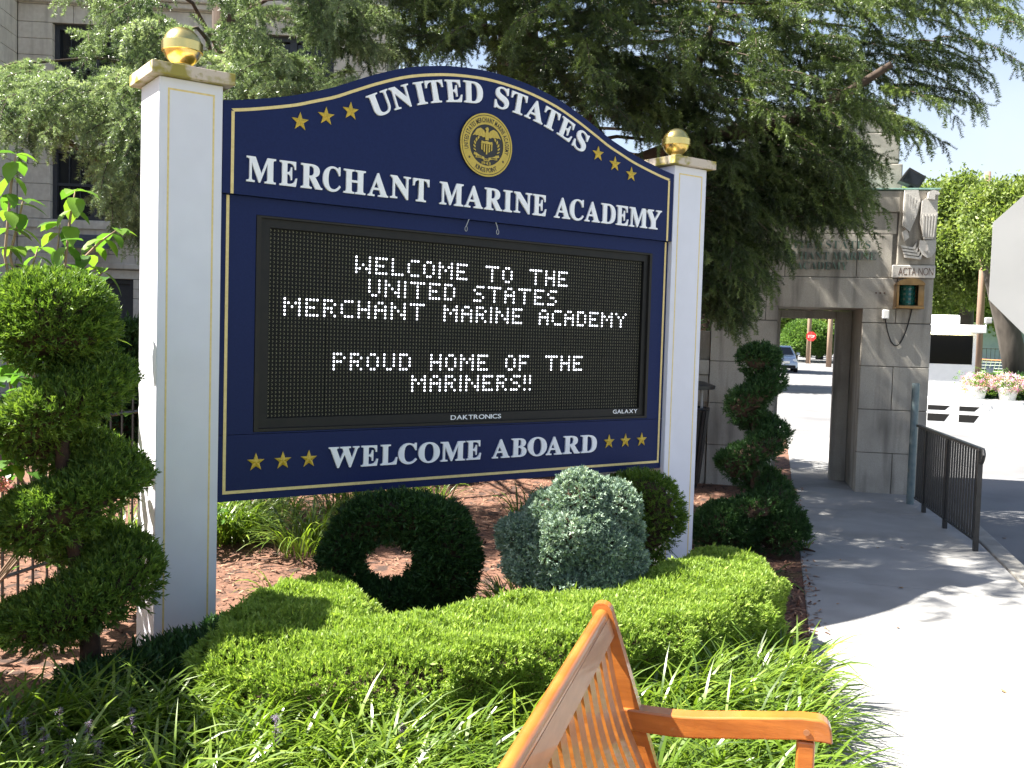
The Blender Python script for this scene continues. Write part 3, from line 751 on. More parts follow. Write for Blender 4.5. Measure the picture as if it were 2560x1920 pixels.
mb.bbox((-.27, -.01, 2.455), (HR, .6, 3.240), .01, gfr)
# solid behind the facing stones
mb.box((DW1+.001, .10, -.1), (HR-.001, TH, 3.23), gfr); mb.box((HL+.002, .10, -.1), (DW0-.001, TH, 3.23), gfr); mb.box((DW0-.001, .10, 1.985), (DW1+.001, TH, 3.23), gfr)
mb.bbox((-.5, TH+.001, -.1), (HR-.001, 1.76, 3.23), .01, gfr)
wall = obj('wall', mb, MT['granite'], gate)
mb = MB(); mb.box((DW1+.004, .022, -.1), (HR-.006, .099, 3.2), gfr); mb.box((HL+.006, .022, -.1), (DW0-.004, .099, 3.2), gfr); mb.box((DW0-.004, .024, 1.99), (DW1+.004, .099, 3.2), gfr)
obj('mortar', mb, MT['mortar'], gate)
mb = MB()                                                   # inner doorway frame
mb.bbox((-.765, .86, -.02), (DW1-.002, 1.04, 1.978), .008, gfr); mb.bbox((DW0+.002, .86, -.02), (-1.39, 1.04, 1.978), .008, gfr); mb.bbox((-1.389, .86, 1.885), (-.766, 1.04, 1.978), .008, gfr)
obj('door_frame', mb, MT['granite'], gate)
mb = MB(); mb.bbox((HL-.02, -.03, 3.245), (HR+.02, TH+.05, 3.262), .004, gfr); obj('flashing', mb, MT['copper'], gate)
mb = MB()
for z0, z1, a, b in ((3.262, 3.60, -1.95, -.18), (3.603, 3.94, -1.90, -.22), (3.943, 4.25, -1.85, -.28)):
    for k in range(3):
        u0 = a+(b-a)*k/3; mb.bbox((u0+.003, .42+z0*.01, z0), (u0+(b-a)/3-.003, 2.2, z1), .012, gfr)
obj('upper_block', mb, MT['granite'], gate)
mb = MB(); mb.bbox((-.315, -.035, 2.316), (HR+.003, .14, 2.452), .008, gfr); slab = obj('motto_block', mb, MT['relief'], gate)
fS = lambda x, z, d: gp(x, -.0355-d, z)
mb = MB(); put_line(mb, 'ACTA', -.255, -.080, 2.345, .078, fS, .001, plain=True, offset=-.008); put_line(mb, 'NON', -.055, .092, 2.345, .078, fS, .001, plain=True, offset=-.008)
obj('motto_lettering', mb, MT['incised'], slab)
fG = lambda x, z, d: gp(x, -.002-d, z)
mb = MB(); put_line(mb, 'UNITED STATES', -1.52, -.545, 2.620, .082, fG, .016, offset=-.01); put_line(mb, 'MERCHANT MARINE', -1.594, -.480, 2.500, .080, fG, .016, offset=-.01); put_line(mb, 'ACADEMY', -1.30, -.765, 2.395, .078, fG, .016, offset=-.01)
obj('bronze_lettering', mb, MT['bronze_letter'], gate)
# carved eagle on the corner block: wing, breast, legs, head, shield with anchor and ribbons
mb = MB()
def rel(pts, d0, d1): mb.prism([(h, z) for h, z in pts], -.01-d1, -.01-d0, gfr)
rel([(-.235, 3.235), (-.10, 3.235), (-.075, 3.12), (-.10, 2.98), (-.165, 2.80), (-.235, 2.86)], 0, .055)
for k in range(5): rel([(-.228+k*.03, 3.20-.02*k), (-.206+k*.03, 3.20-.02*k), (-.190+k*.018, 2.86+.02*k), (-.215+k*.018, 2.86+.02*k)], .055, .062)
rel([(-.06, 3.12), (.01, 3.18), (.085, 3.12), (.10, 2.95), (.06, 2.72), (-.02, 2.72), (-.07, 2.90)], 0, .075)
for k in range(5): rel([(-.05+k*.03, 2.98), (-.034+k*.03, 2.98), (-.026+k*.024, 2.74), (-.040+k*.024, 2.74)], .075, .086)
rel([(-.01, 3.14), (.0, 3.215), (.045, 3.232), (.092, 3.215), (.105, 3.185), (.06, 3.18), (.06, 3.13)], 0, .095)
rel([(-.065, 2.71), (.10, 2.71), (.10, 2.60), (.06, 2.54), (.02, 2.525), (-.03, 2.56), (-.065, 2.62)], 0, .06)
rel([(.012, 2.68), (.024, 2.68), (.024, 2.57), (.012, 2.57)], .06, .07); rel([(-.015, 2.60), (.05, 2.60), (.03, 2.575), (.005, 2.575)], .06, .07)
for k in range(4): rel([(-.245+k*.012, 2.66-k*.035), (-.12+k*.02, 2.64-k*.035), (-.085+k*.02, 2.70-k*.04), (-.10+k*.02, 2.615-k*.035), (-.235+k*.012, 2.635-k*.035)], 0, .03+.006*k)
rel([(-.235, 2.80), (-.19, 2.83), (-.165, 2.74), (-.21, 2.70)], 0, .04)
obj('eagle_relief', mb, MT['relief'], gate)
for k in range(3):
    mb = MB(); mb.box((-.472+k*.042, -.003, 2.145), (-.456+k*.042, .01, 2.161), gfr); obj('bolt_hole', mb, MT['incised'], gate)
# low wall running left from the gatehouse
mb = MB(); lows = MB()
lw = thing('low_stone_wall', 'low granite wall with a ledge running left from the gatehouse', 'wall', gp(-4, .3, 0))
Zl = [-.1, .44, .905, 1.21]
for k in range(3):
    for i in range(5):
        a = HL-.004-.83*i-(.4 if k == 1 else 0); b = min(a, HL-.004); mb.bbox((b-.827, .02, Zl[k]+.003), (b-.003, .16, Zl[k+1]-.003), .006, gfr)
mb.bbox((HL-4.4, -.02, 1.213), (HL-.006, .30, 1.375), .01, gfr); mb.box((HL-4.4, .10, -.1), (HL-.006, .7, 1.212), gfr); mb.bbox((HL-4.4, .20, 1.377), (HL-.006, .7, 1.70), .01, gfr)
obj('masonry', mb, MT['granite'], lw)
# green lamp, switch box and its cable hang on the gatehouse
lamp = thing('ship_lamp', 'brass starboard lamp with a green lens bolted to the granite gatehouse', 'lamp', gp(-.155, -.1, 2.0))
mb = MB(); prof = [(-.285, 2.005), (-.015, 2.005), (-.015, 2.235)]+[(-.15+.135*math.cos(a), 2.235+.068*math.sin(a)) for a in np.linspace(.12, PI-.12, 9)]+[(-.285, 2.235)]
mb.prism(prof, -.06, .0, gfr); mb.bbox((-.285, -.20, 2.005), (-.262, -.06, 2.235), .004, gfr); mb.bbox((-.075, -.20, 2.005), (-.015, -.06, 2.235), .004, gfr)
mb.bbox((-.29, -.21, 1.985), (-.01, -.0, 2.018), .006, gfr)
hood = [(-.15+.14*math.cos(a), 2.232+.07*math.sin(a)) for a in np.linspace(0, PI, 11)]; mb.prism(hood, -.215, -.06, gfr)
obj('housing', mb, MT['brass_box'], lamp, smooth=True)
mb = MB(); vs = []; nn = 10
for i in range(9):
    z = 2.02+i*.0262; rr = .085+(.006 if i % 2 else 0)
    for k in range(nn+1):
        t = PI*(.02+.96*k/nn); vs.append(gp(-.168-rr*math.cos(t), -.062-1.4*rr*math.sin(t), z))
mb.add(vs, [(i*(nn+1)+k, i*(nn+1)+k+1, (i+1)*(nn+1)+k+1, (i+1)*(nn+1)+k) for i in range(8) for k in range(nn)])
obj('lens', mb, MT['green_glass'], lamp)
mb = MB(); mb.bbox((-.396, -.075, 1.878), (-.330, 0, 1.973), .008, gfr); o = obj('junction_box', mb, MT['plastic'])
tag(o, 'small white electrical box on the granite wall beside the green lamp', 'junction box')
mb = MB(); pts = []
for t in np.linspace(0, 1, 19): pts.append(gp(-.360+.262*t, -.012, 1.885+(.105*t)-.34*(1-(2*t-1)**2)**.9+0))
mb.tube(pts, .0065, 6); o = obj('hanging_cable', mb, MT['rubber'], smooth='all'); tag(o, 'thin black cable looping from the white box up to the lamp', 'cable')

fl2 = thing('floodlight', 'black floodlight perched on the gatehouse roof edge above the carved eagle', 'light', gp(-.13, .25, 3.262))
mb = MB(); mb.tube([gp(-.13, .25, 3.262), gp(-.13, .25, 3.36)], .022, 8); obj('bracket', mb, MT['iron'], fl2)
mb = MB(); ff_ = lambda a, d, z: gp(-.13+a*.92+z*.36, .25+d, 3.40+z*.92-a*.36); mb.prism([(-.11, -.08), (.11, -.08), (.13, .06), (-.07, .09)], -.10, .08, ff_); obj('lamp_head', mb, MT['iron'], fl2)
mb = MB(); mb.prism([(-.085, -.06), (.085, -.06), (.10, .045), (-.06, .065)], -.104, -.101, ff_); obj('lens', mb, MT['glass'], fl2)

# pole and railing by the kerb
pb = np.array([7.157, .885, 0.])
mb = MB(); mb.lathe([(.037, -.1), (.037, 1.225), (.030, 1.225), (.030, 1.10)], pb, 20); o = obj('steel_post', mb, MT['steel'], smooth=True)
tag(o, 'weathered blue grey steel pipe standing at the end of the railing', 'post')
rail = thing('railing', 'black iron railing with thin vertical bars between walk and road', 'railing', (6.3, .1, 0))
RA, RB = np.array([7.10, .80, 0]), np.array([5.56, -.69, 0])
def rp(t, z): q = RA+(RB-RA)*t; return np.array([q[0], q[1], z])
def rbox(mb, t0, t1, z0, z1, hw):
    d = unit(RB-RA); n_ = np.array([-d[1], d[0], 0]); a = rp(t0, 0); b = rp(t1, 0)
    vs = [p+n_*s_*hw+np.array([0, 0, z]) for z in (z0, z1) for p, s_ in ((a, -1), (b, -1), (b, 1), (a, 1))]
    mb.add(vs, [(3, 2, 1, 0), (4, 5, 6, 7), (0, 1, 5, 4), (1, 2, 6, 5), (2, 3, 7, 6), (3, 0, 4, 7)])
mb = MB(); rbox(mb, 0, 1.012, .795, .818, .020); q = rp(1.012, .806); d = unit(RB-RA)
mb.tube([q, q+d*.035+np.array([0, 0, -.006]), q+d*.05+np.array([0, 0, -.035]), q+d*.03+np.array([0, 0, -.075]), q-d*.002+np.array([0, 0, -.105])], .016, 8)
obj('handrail', mb, MT['iron'], rail, smooth=True)
mb = MB(); rbox(mb, 0, 1.0, .075, .092, .012); obj('bottom_rail', mb, MT['iron'], rail)
for t in (.18, .55, .992):
    mb = MB(); rbox(mb, t-.009, t+.009, -.02, .795, .018); obj('rail_post', mb, MT['iron'], rail)
for k in range(27):
    t = .02+.965*k/26
    if min(abs(t-x) for x in (.18, .55, .992)) < .016: continue
    mb = MB(); rbox(mb, t-.0035, t+.0035, .092, .795, .0075); obj('baluster', mb, MT['iron'], rail)

# litter bin against the low wall
bc = gp(-2.42, -.42, 0)
binn = thing('litter_bin', 'black slatted metal litter bin with a round lid by the low wall', 'litter bin', bc)
mb = MB()
for k in range(22):
    a = 2*PI*k/22; c, s_ = math.cos(a), math.sin(a); mb.tube([bc+np.array([.17*c, .17*s_, .06]), bc+np.array([.25*c, .25*s_, .86])], .017, 5)
mb.tube([bc+np.array([.25*math.cos(a), .25*math.sin(a), .86]) for a in np.linspace(0, 2*PI, 25)], .018, 6); mb.lathe([(.16, 0), (.17, .06)], bc, 20)
obj('slatted_body', mb, MT['iron'], binn)
mb = MB(); mb.lathe([(.15, .12), (.215, .83), (.205, .83)], bc, 20); obj('liner', mb, MT['black'], binn)
mb = MB()
for k in range(6):
    a = 2*PI*k/6+.3; c, s_ = math.cos(a), math.sin(a); mb.tube([bc+np.array([.18*c, .18*s_, .86]), bc+np.array([.17*c, .17*s_, 1.07])], .016, 6)
obj('lid_post', mb, MT['alu'], binn)
mb = MB(); mb.lathe([(.30, 1.07), (.315, 1.075), (.315, 1.11), (.20, 1.15), (.02, 1.165)], bc, 28); obj('lid', mb, MT['iron'], binn, smooth=True)

# back of the octagonal sign on the right
oc = at(2738, 655, 4.5); on_ = unit(np.array([-.78, -.62, 0])); ox = np.array([-on_[1], on_[0], 0]); ox = ox if ox@RT > 0 else -ox
osg = thing('octagonal_sign', 'bare grey back of an octagonal road sign at the right edge', 'road sign', (oc[0], oc[1], 0))
ofr = lambda a, d, z: oc+ox*a-on_*d+np.array([0, 0, z])
ro = .375/math.cos(PI/8); oct_ = [(ro*math.cos(PI/8+k*PI/4), ro*math.sin(PI/8+k*PI/4)) for k in range(8)]
mb = MB(); mb.prism(oct_, 0, .003, ofr); obj('plate', mb, MT['alu'], osg)
mb = MB(); mb.prism([(a*.995, c*.995) for a, c in oct_], .0035, .005, ofr); obj('sign_face', mb, MT['redsign'], osg)
mb = MB(); mb.box((-.03, -.04, -oc[2]-.16), (.03, -.004, .42), ofr); obj('sign_post', mb, MT['alu'], osg)

# ================================================================== BENCH
eL = unit(np.array([-.77, -.64, 0])); eF = np.array([-eL[1], eL[0], 0]); BO = np.array([-.17, -2.91, 0])
def bfr(l, f, z): return BO+eL*l+eF*f+np.array([0, 0, z])
def lean(z): return -(z-.65)*.33 if z > .42 else -(z-.65)*.33-(.42-z)*.05
bench = thing('park_bench', 'varnished teak bench with slatted back and curved armrest beside the walk', 'bench', (BO+eL*.75))
BL = 1.5
mb = MB(); z0, z1 = .815, .90
def slab(mb, l0, l1, zs, th, c=.0, off=0.0):
    """board leaning with the back, following heights zs"""
    n = len(zs); vs = []
    for l in (l0, l1):
        for z in zs: vs.append(bfr(l, lean(z)+off, z))
        for z in zs[::-1]: vs.append(bfr(l, lean(z)+off-th, z))
    m = 2*n; mb.add(vs, [list(range(m))[::-1], list(range(m, 2*m))]+[(i, (i+1) % m, (i+1) % m+m, i+m) for i in range(m)])
# top rail: rounded upper edge
prof = []
for z in (.838, .875): prof.append((lean(z)+.014, z))
for a in np.linspace(.2, PI-.2, 9): prof.append((lean(.885)-.004+.019*math.cos(a), .882+.022*math.sin(a)))
for z in (.875, .838): prof.append((lean(z)-.020, z))
mb.prism([(f, z) for f, z in prof], .018, BL-.018, lambda f, l, z: bfr(l, f, z)); obj('top_rail', mb, MT['wood'], bench, smooth=True)
mb = MB(); slab(mb, .019, BL-.019, [.8385, .862, .884], .002, off=.0160); obj('rail_shade_face', mb, MT['woodface'], bench)  # thin sheet that gives the rail's front its shaded tone
for l0 in (-.018, BL-.018):
    mb = MB(); pf = []
    for z in np.linspace(.0, .89, 12): pf.append((lean(z)+.026, z))
    for a in np.linspace(.2, PI-.2, 8): pf.append((lean(.90)+.028*math.cos(a), .893+.026*math.sin(a)))
    for z in np.linspace(.89, .0, 12): pf.append((lean(z)-.028, z))
    mb.prism(pf, l0, l0+.036, lambda f, l, z: bfr(l, f, z)); obj('stile', mb, MT['wood'], bench, smooth=True)
mb = MB(); slab(mb, .02, BL-.02, [.46, .50], .028, off=.010); obj('lower_rail', mb, MT['wood'], bench)
ns = 18
for k in range(ns):
    l = .018+(BL-.036)*(k+.5)/ns; mb = MB(); vs = []; zs = np.linspace(.50, .8395, 9); wv = .026
    for z in zs:
        c = .016*math.sin((z-.5)/.3395*PI)
        for dl, df in ((-wv, .004), (wv, .004), (wv, -.005), (-wv, -.005)): vs.append(bfr(l+dl, lean(z)+df-c, z))
    fs = [(0, 1, 2, 3), (32, 33, 34, 35)]
    for i in range(8):
        for j in range(4): fs.append((4*i+j, 4*i+(j+1) % 4, 4*i+4+(j+1) % 4, 4*i+4+j))
    mb.add(vs, [f_ for n_, f_ in enumerate(fs) if n_ < 2 or (n_-2) % 4 != 0], 0); mb.add(vs, [fs[2+4*i_] for i_ in range(8)], 1); obj('back_slat', mb, [MT['wood'], MT['woodface']], bench)  # slat fronts take the teak colour that carries the shade
for k in range(7):
    f0 = .01+k*.068; mb = MB(); mb.bbox((.02, f0, .405-.006*abs(k-3)*0), (BL-.02, f0+.055, .428), .005, lambda l, f, z: bfr(l, f, z)); obj('seat_slat', mb, MT['wood'], bench)
for l0 in (-.030, BL-.030):
    mb = MB(); top = []; bot = []
    for f in np.linspace(-.035, .47, 22):
        zt = .656-.004*math.sin(min(max((f+.035)/.3, 0), 1)*PI)+.030*np.clip((f-.12)/.30, 0, 1)**1.3; top.append((f, zt))
        bot.append((f, zt-.056))
    top = [q_ for q_ in top if q_[0] < .458]
    for a in np.linspace(1.45, .1, 7): top.append((.458+.036*math.cos(a), .651+.036*math.sin(a)))
    bot = [b for b in bot if b[0] < .475]+[(.497, .628)]
    pr = top+bot[::-1]; n = len(pr); c = .006
    ins = lambda q: q
    vs = [bfr(l0+.004, f, z) for f, z in pr]+[bfr(l0+.056, f, z) for f, z in pr]
    mb.add(vs, [list(range(n)), list(range(2*n-1, n-1, -1))]+[(i, i+n, (i+1) % n+n, (i+1) % n) for i in range(n)])
    ob = obj('armrest', mb, MT['wood'], bench, smooth=True)
    md = ob.modifiers.new('soft', 'BEVEL'); md.width = .005; md.segments = 2; md.limit_method = 'ANGLE'; md.angle_limit = math.radians(50)
    mb = MB(); mb.bbox((l0+.008, .412, -.01), (l0+.052, .456, .626), .005, lambda l, f, z: bfr(l, f, z)); obj('front_leg', mb, MT['wood'], bench)
    mb = MB(); c_ = bfr(l0+.0575, .434, .652); mb.tube([c_, c_+eL*.0012], .008, 12); obj('wood_plug', mb, MT['woodface'], bench)
    mb = MB(); mb.bbox((l0+.012, .03, .345), (l0+.048, .40, .402), .005, lambda l, f, z: bfr(l, f, z)); obj('seat_rail', mb, MT['wood'], bench)
mb = MB(); mb.bbox((.02, .46, .345), (BL-.02, .482, .40), .005, lambda l, f, z: bfr(l, f, z)); obj('seat_rail', mb, MT['wood'], bench)

# ================================================================== SHAPED PLANTS
# spiral topiaries: foliage wound round a trunk
camr = unit(np.array([RT[0], RT[1], 0])); camt = -unit(np.array([FW[0], FW[1], 0]))
def spiral(base, lean_, zt, turns, z0, rh, rt, topr, n, size, label, m, extra=()):
    b = np.array(base, float)
    t = thing('spiral_topiary', label, 'topiary', b)
    ax = lambda z: b+np.array([lean_[0]*z, lean_[1]*z, z])
    bl = []
    N = int(turns*22)
    for i in range(N+1):
        q = i/N; z = z0+(zt-z0)*q; ph = PI*1.05-2*PI*turns*q
        r = rh[0]+(rh[1]-rh[0])*q; tr = rt[0]+(rt[1]-rt[0])*q
        p = ax(z)+camr*r*math.cos(ph)+camt*r*math.sin(ph)
        bl.append((p, np.array([tr, tr, tr*.58])))
    bl.append((ax(zt+topr[1]), np.array([topr[0], topr[0], topr[0]*.85]), 4.5))
    for c, r in extra: bl.append((np.array(c, float), np.broadcast_to(r, 3), 4.5))
    core_mesh('inner_branches', bl[::2]+bl[-1-len(extra):], MT['twig'], t, k=.70, noise=.12)
    mb = MB(); mb.tube([ax(z)+np.array([.02*math.sin(5*z), .02*math.cos(4*z), 0]) for z in np.linspace(-.05, zt, 14)], [.045-.02*k/13 for k in range(14)], 8); obj('trunk', mb, MT['twig'], t, smooth='all')
    lf = Leafs(); sprigs(lf, bl, n, size, upb=.55, shell=.28, under=.72)
    lf.build('foliage', m, t)
    return t
spiral((-.93, -.44, 0), (-.095, .02), 1.42, 2.72, .33, (.155, .13), (.185, .155), (.245, .17), 30000, .044, 'tall clipped juniper spiral beside the left white post', MT['juniper'])
spiral((4.0, .25, 0), (.01, 0), 1.36, 2.6, .22, (.17, .07), (.17, .135), (.15, .10), 17000, .05, 'dark juniper spiral near the gatehouse doorway and the walk', MT['darkjun'],
       extra=[((3.78, .30, .16), (.30, .26, .2)), ((4.08, .08, .18), (.22, .24, .2))])
# ring shaped topiary under the sign
def ring_topiary(c, R, r, rz, ang, n, label, m, base, size=.05, hole=(0, 0)):
    t = thing('ring_topiary', label, 'topiary', (c[0], c[1], 0)); a = np.array([math.cos(ang), math.sin(ang), 0]); bl = []
    for k in range(30):
        th = 2*PI*k/30; thick = r*(1+.18*math.cos(th))
        p = np.array(c)+a*R*math.cos(th)+np.array([0, 0, R*rz*math.sin(th)]); bl.append((p, np.array([thick, thick, thick*.95])))
    for q, rr in base: bl.append((np.array(q, float), np.broadcast_to(rr, 3), 3.0))
    core_mesh('inner_branches', bl[::2], MT['twig'], t, k=.62)
    mb = MB(); mb.tube([(c[0]-a[0]*R*.7, c[1]-a[1]*R*.7, -.03), (c[0]-a[0]*R*.8, c[1]-a[1]*R*.8, .2), (c[0]-a[0]*R, c[1]-a[1]*R, c[2])], [.03, .025, .02], 7); obj('trunk', mb, MT['twig'], t, smooth='all')
    lf = Leafs(); sprigs(lf, bl, n, size, upb=.35, shell=.3, under=.4); lf.build('foliage', m, t)
ang0 = math.atan2(camr[1], camr[0])
ring_topiary((.62, -.24, .385), .290, .140, .84, ang0+.1, 15000, 'dark clipped ring of juniper with a hole through it under the sign', MT['darkjun'], [((.42, -.12, .12), (.18, .18, .14)), ((.80, -.34, .11), (.18, .18, .13))])
ring_topiary((2.46, -.10, .46), .16, .135, 1.05, ang0-.1, 5200, 'small green juniper ring between the blue shrub and the right post', MT['juniper'], [((2.5, -.12, .12), (.16, .15, .13))], size=.045)
# blue juniper with several billowing lobes
bj = thing('blue_juniper', 'silvery blue juniper shrub with lumpy lobes in front of the sign', 'shrub', (1.35, -.82, 0))
bl = [(at(u, v, d), (r, r, r*.88)) for u, v, d, r in ((1450, 1248, 4.88, .15), (1382, 1278, 4.92, .13), (1525, 1268, 4.94, .14), (1305, 1345, 4.88, .12), (1330, 1405, 4.82, .14), (1425, 1335, 4.78, .15), (1495, 1375, 4.82, .15), (1545, 1400, 4.88, .13), (1505, 1470, 4.8, .17), (1400, 1470, 4.8, .17), (1430, 1340, 5.0, .20), (1562, 1335, 4.96, .09), (1345, 1318, 4.88, .09), (1470, 1310, 4.8, .11), (1380, 1390, 4.74, .10))]
core_mesh('inner_branches', bl, MT['twig'], bj, k=.72)
mb = MB()
for dx, dy in ((-.1, .02), (.1, -.05), (0, .08)): mb.tube([(1.35, -.82, -.03), (1.35+dx, -.82+dy, .25), (1.35+dx*2, -.82+dy*2, .5)], [.03, .022, .012], 6)
obj('stem', mb, MT['twig'], bj, smooth='all')
lf = Leafs(); sprigs(lf, bl, 20000, .036, upb=.25, tmpls=SPRIGFAT, shell=.34, jit=.5); lf.build('foliage', MT['bluejun'], bj)
# low clipped hedge winding in front of the sign
def flat_sprigs(lf, pts, hw, h, n, size, tint, m_top=.62):
    """clipped hedge: sprigs standing on an almost flat, slightly uneven top and on bushy sides"""
    pts = np.array(pts, float); seg = np.linalg.norm(np.diff(pts[:, :2], axis=0), axis=1); cum = np.concatenate([[0], np.cumsum(seg)]); tot = cum[-1]
    hw = np.array(hw, float); e = hw.max()
    u = RNG.uniform(-hw[0], tot+hw[-1], n*2); uc = np.clip(u, 0, tot); over = np.abs(u-uc)
    cx_, cy_ = np.interp(uc, cum, pts[:, 0]), np.interp(uc, cum, pts[:, 1]); hh = np.interp(uc, cum, hw)
    dx = np.interp(np.clip(uc+.16, 0, tot), cum, pts[:, 0])-np.interp(np.clip(uc-.16, 0, tot), cum, pts[:, 0]); dy = np.interp(np.clip(uc+.16, 0, tot), cum, pts[:, 1])-np.interp(np.clip(uc-.16, 0, tot), cum, pts[:, 1])
    dl = np.hypot(dx, dy)+1e-9; tx, ty = dx/dl, dy/dl; sgn = np.sign(u-uc)
    lim = np.sqrt(np.clip(hh**2-over**2, 0, None)); keep = over < hh; top = RNG.random(n*2) < m_top
    w_ = np.where(top, RNG.uniform(-1, 1, n*2), np.sign(RNG.uniform(-1, 1, n*2))*(1-.10*RNG.random(n*2)**2))*lim
    x = cx_-ty*w_+tx*over*sgn; y = cy_+tx*w_+ty*over*sgn
    wob = .018*np.sin(7*x+3*y)+.014*np.sin(13*y-5*x+1)+.012*np.sin(23*x+17*y); rim = np.clip((np.sqrt(w_**2+over**2)/hh-.72)/.28, 0, 1)
    ztop = h+wob-.10*rim**2; z = np.where(top, ztop-.05*RNG.random(n*2)**2, ztop*np.sqrt(RNG.random(n*2))); side = .045*np.sin(11*u+9*z)+.03*np.sin(23*u-14*z)
    ox_, oy_ = -ty*w_/hh+tx*over*sgn/hh, tx*w_/hh+ty*over*sgn/hh
    x = x+ox_*side*(~top); y = y+oy_*side*(~top)
    D = np.stack([ox_*np.where(top, .35, 1.0), oy_*np.where(top, .35, 1.0), np.where(top, 1.0, .55)], 1)+RNG.normal(0, .28, (n*2, 3))
    P = np.stack([x, y, z], 1); ok = keep & (z > .02); P, D = P[ok][:n], unit(D[ok][:n]); k_ = len(P)
    sc = size*RNG.uniform(.6, 1.25, k_); long_ = RNG.random(k_) < .035; sc[long_] *= 1.7; ti = np.clip(RNG.normal(tint[0], tint[1], k_), 0, 1); ch = RNG.integers(0, 4, k_)
    for k, t in enumerate(SPRIG): q = ch == k; lf.scatter(t, P[q]-D[q]*sc[q, None]*.35, D[q], sc[q], ti[q], roll=RNG.uniform(0, 6.28, q.sum()))
def hedge(name, label, pts, rad, n, size, m, cat='hedge', upb=1.2, tint=(.55, .22), flat=None):
    t = thing(name, label, cat, (pts[0][0], pts[0][1], 0)); bl = pathblobs(pts, rad, .10)
    core_mesh('inner_branches', [(b[0]*[1, 1, .8], b[1]*[1, 1, .8]) for b in bl] if flat else bl, MT['twig'], t, k=.58 if flat else .7, noise=.04)
    lf = Leafs()
    if flat: flat_sprigs(lf, pts, [r[0] for r in rad], flat, n, size, tint)
    else: sprigs(lf, bl, n, size, upb=upb, shell=.3, jit=.3, tint=tint)
    lf.build('foliage', m, t); return t
hedge('low_hedge', 'low clipped bright green juniper hedge winding along the front of the bed',
      [(.02, -.60, .22), (-.14, -.82, .22), (-.32, -1.10, .22), (-.12, -1.40, .22), (.35, -1.46, .21), (.90, -1.52, .21), (1.40, -1.50, .22), (1.90, -1.34, .22), (2.16, -1.14, .21)],
      [(.22, .22, .18), (.30, .30, .19), (.36, .34, .20), (.34, .30, .21), (.34, .32, .22), (.34, .36, .22), (.34, .38, .22), (.32, .36, .22), (.26, .28, .20)], 76000, .036, MT['hedgeleaf'], flat=.415)
hedge('spreading_juniper', 'low dark bluish juniper spreading round the foot of the left white post',
      [(-.92, -.62, .08), (-.70, -.62, .10), (-.50, -.55, .11), (-.36, -.50, .12), (-.22, -.42, .10)], [(.2, .2, .10), (.24, .22, .13), (.22, .2, .14), (.2, .2, .14), (.16, .15, .12)], 5200, .075, MT['darkjun'], 'shrub', .9, (.6, .2))
hedge('yew_shrub', 'dark evergreen shrub growing by the basement door of the stone building', [at(285, 900, 13.5)*[1, 1, 0]+[0, 0, .6], at(320, 900, 13.6)*[1, 1, 0]+[0, 0, .9]], [(.7, .7, .8), (.6, .6, .7)], 3800, .17, MT['darkjun'], 'shrub', .4)
hedge('yew_shrub', 'broad dark evergreen shrubs massed behind the bed below the sign', [(3.1, 4.6, .35), (4.3, 5.2, .45), (5.4, 5.2, .4), (6.2, 4.3, .35)], [(.6, .6, .45), (.7, .6, .5), (.6, .6, .5), (.5, .5, .4)], 9000, .12, MT['darkjun'], 'shrub', .4)

# ------------------------------------------------------------------ strap-leaved border grass (liriope)
def blade_mesh(P, az, Ln, lean0, wd, tint, seg=6, curl=1.0):
    """arching strap leaves: start P, heading az, length, initial tilt from vertical, width"""
    m = len(P); t = np.linspace(0, 1, seg+1)[None, :]
    ang = lean0[:, None]+(curl*RNG.uniform(.7, 1.5, m))[:, None]*t**1.3      # angle from vertical along the blade
    ds = Ln[:, None]/seg
    sx_ = np.concatenate([np.zeros((m, 1)), np.cumsum(np.sin(ang[:, :-1])*ds, 1)], 1); sz_ = np.concatenate([np.zeros((m, 1)), np.cumsum(np.cos(ang[:, :-1])*ds, 1)], 1)
    hx, hy = np.cos(az)[:, None], np.sin(az)[:, None]
    c = np.stack([P[:, 0:1]+sx_*hx, P[:, 1:2]+sx_*hy, P[:, 2:3]+sz_], -1)
    tw = RNG.uniform(-.5, .5, m)[:, None]
    wv = wd[:, None]*np.interp(t, [0, .15, .7, 1], [.6, 1, .85, .05])
    side = np.stack([-hy*np.cos(tw)*np.ones_like(t), hx*np.cos(tw)*np.ones_like(t), np.sin(tw)*np.ones_like(t)], -1)
    A, B = c-side*wv[..., None]*.5, c+side*wv[..., None]*.5
    V = np.stack([A, B], 2).reshape(m, -1, 3); n = 2*(seg+1)
    f = np.array([[2*i, 2*i+1, 2*i+3, 2*i+2] for i in range(seg)])
    F = (f[None]+(np.arange(m)*n)[:, None, None]).reshape(-1, 4)
    return V.reshape(-1, 3), F, np.repeat(tint, n)
def tufts(lf, centres, nb, Lr, spread, bias=None, wd=.0085, tint=(.5, .25), curl=1.3, lean=.25):
    for c in centres:
        m = int(nb*RNG.uniform(.7, 1.3)); az = RNG.uniform(0, 2*PI, m)
        if bias is not None:
            q = RNG.random(m) < .6; az[q] = RNG.normal(bias, .75, q.sum())
        r = spread*np.sqrt(RNG.random(m)); a2 = az+RNG.normal(0, .5, m)
        P = np.stack([c[0]+r*np.cos(a2), c[1]+r*np.sin(a2), np.full(m, c[2])], 1)
        V, F, T = blade_mesh(P, az, RNG.uniform(Lr[0], Lr[1], m), np.abs(RNG.normal(lean, .2, m)), wd*RNG.uniform(.7, 1.25, m), np.clip(RNG.normal(tint[0], tint[1], m), 0, 1), curl=curl)
        lf.raw(V, F, T)
lf = Leafs(); cen = []
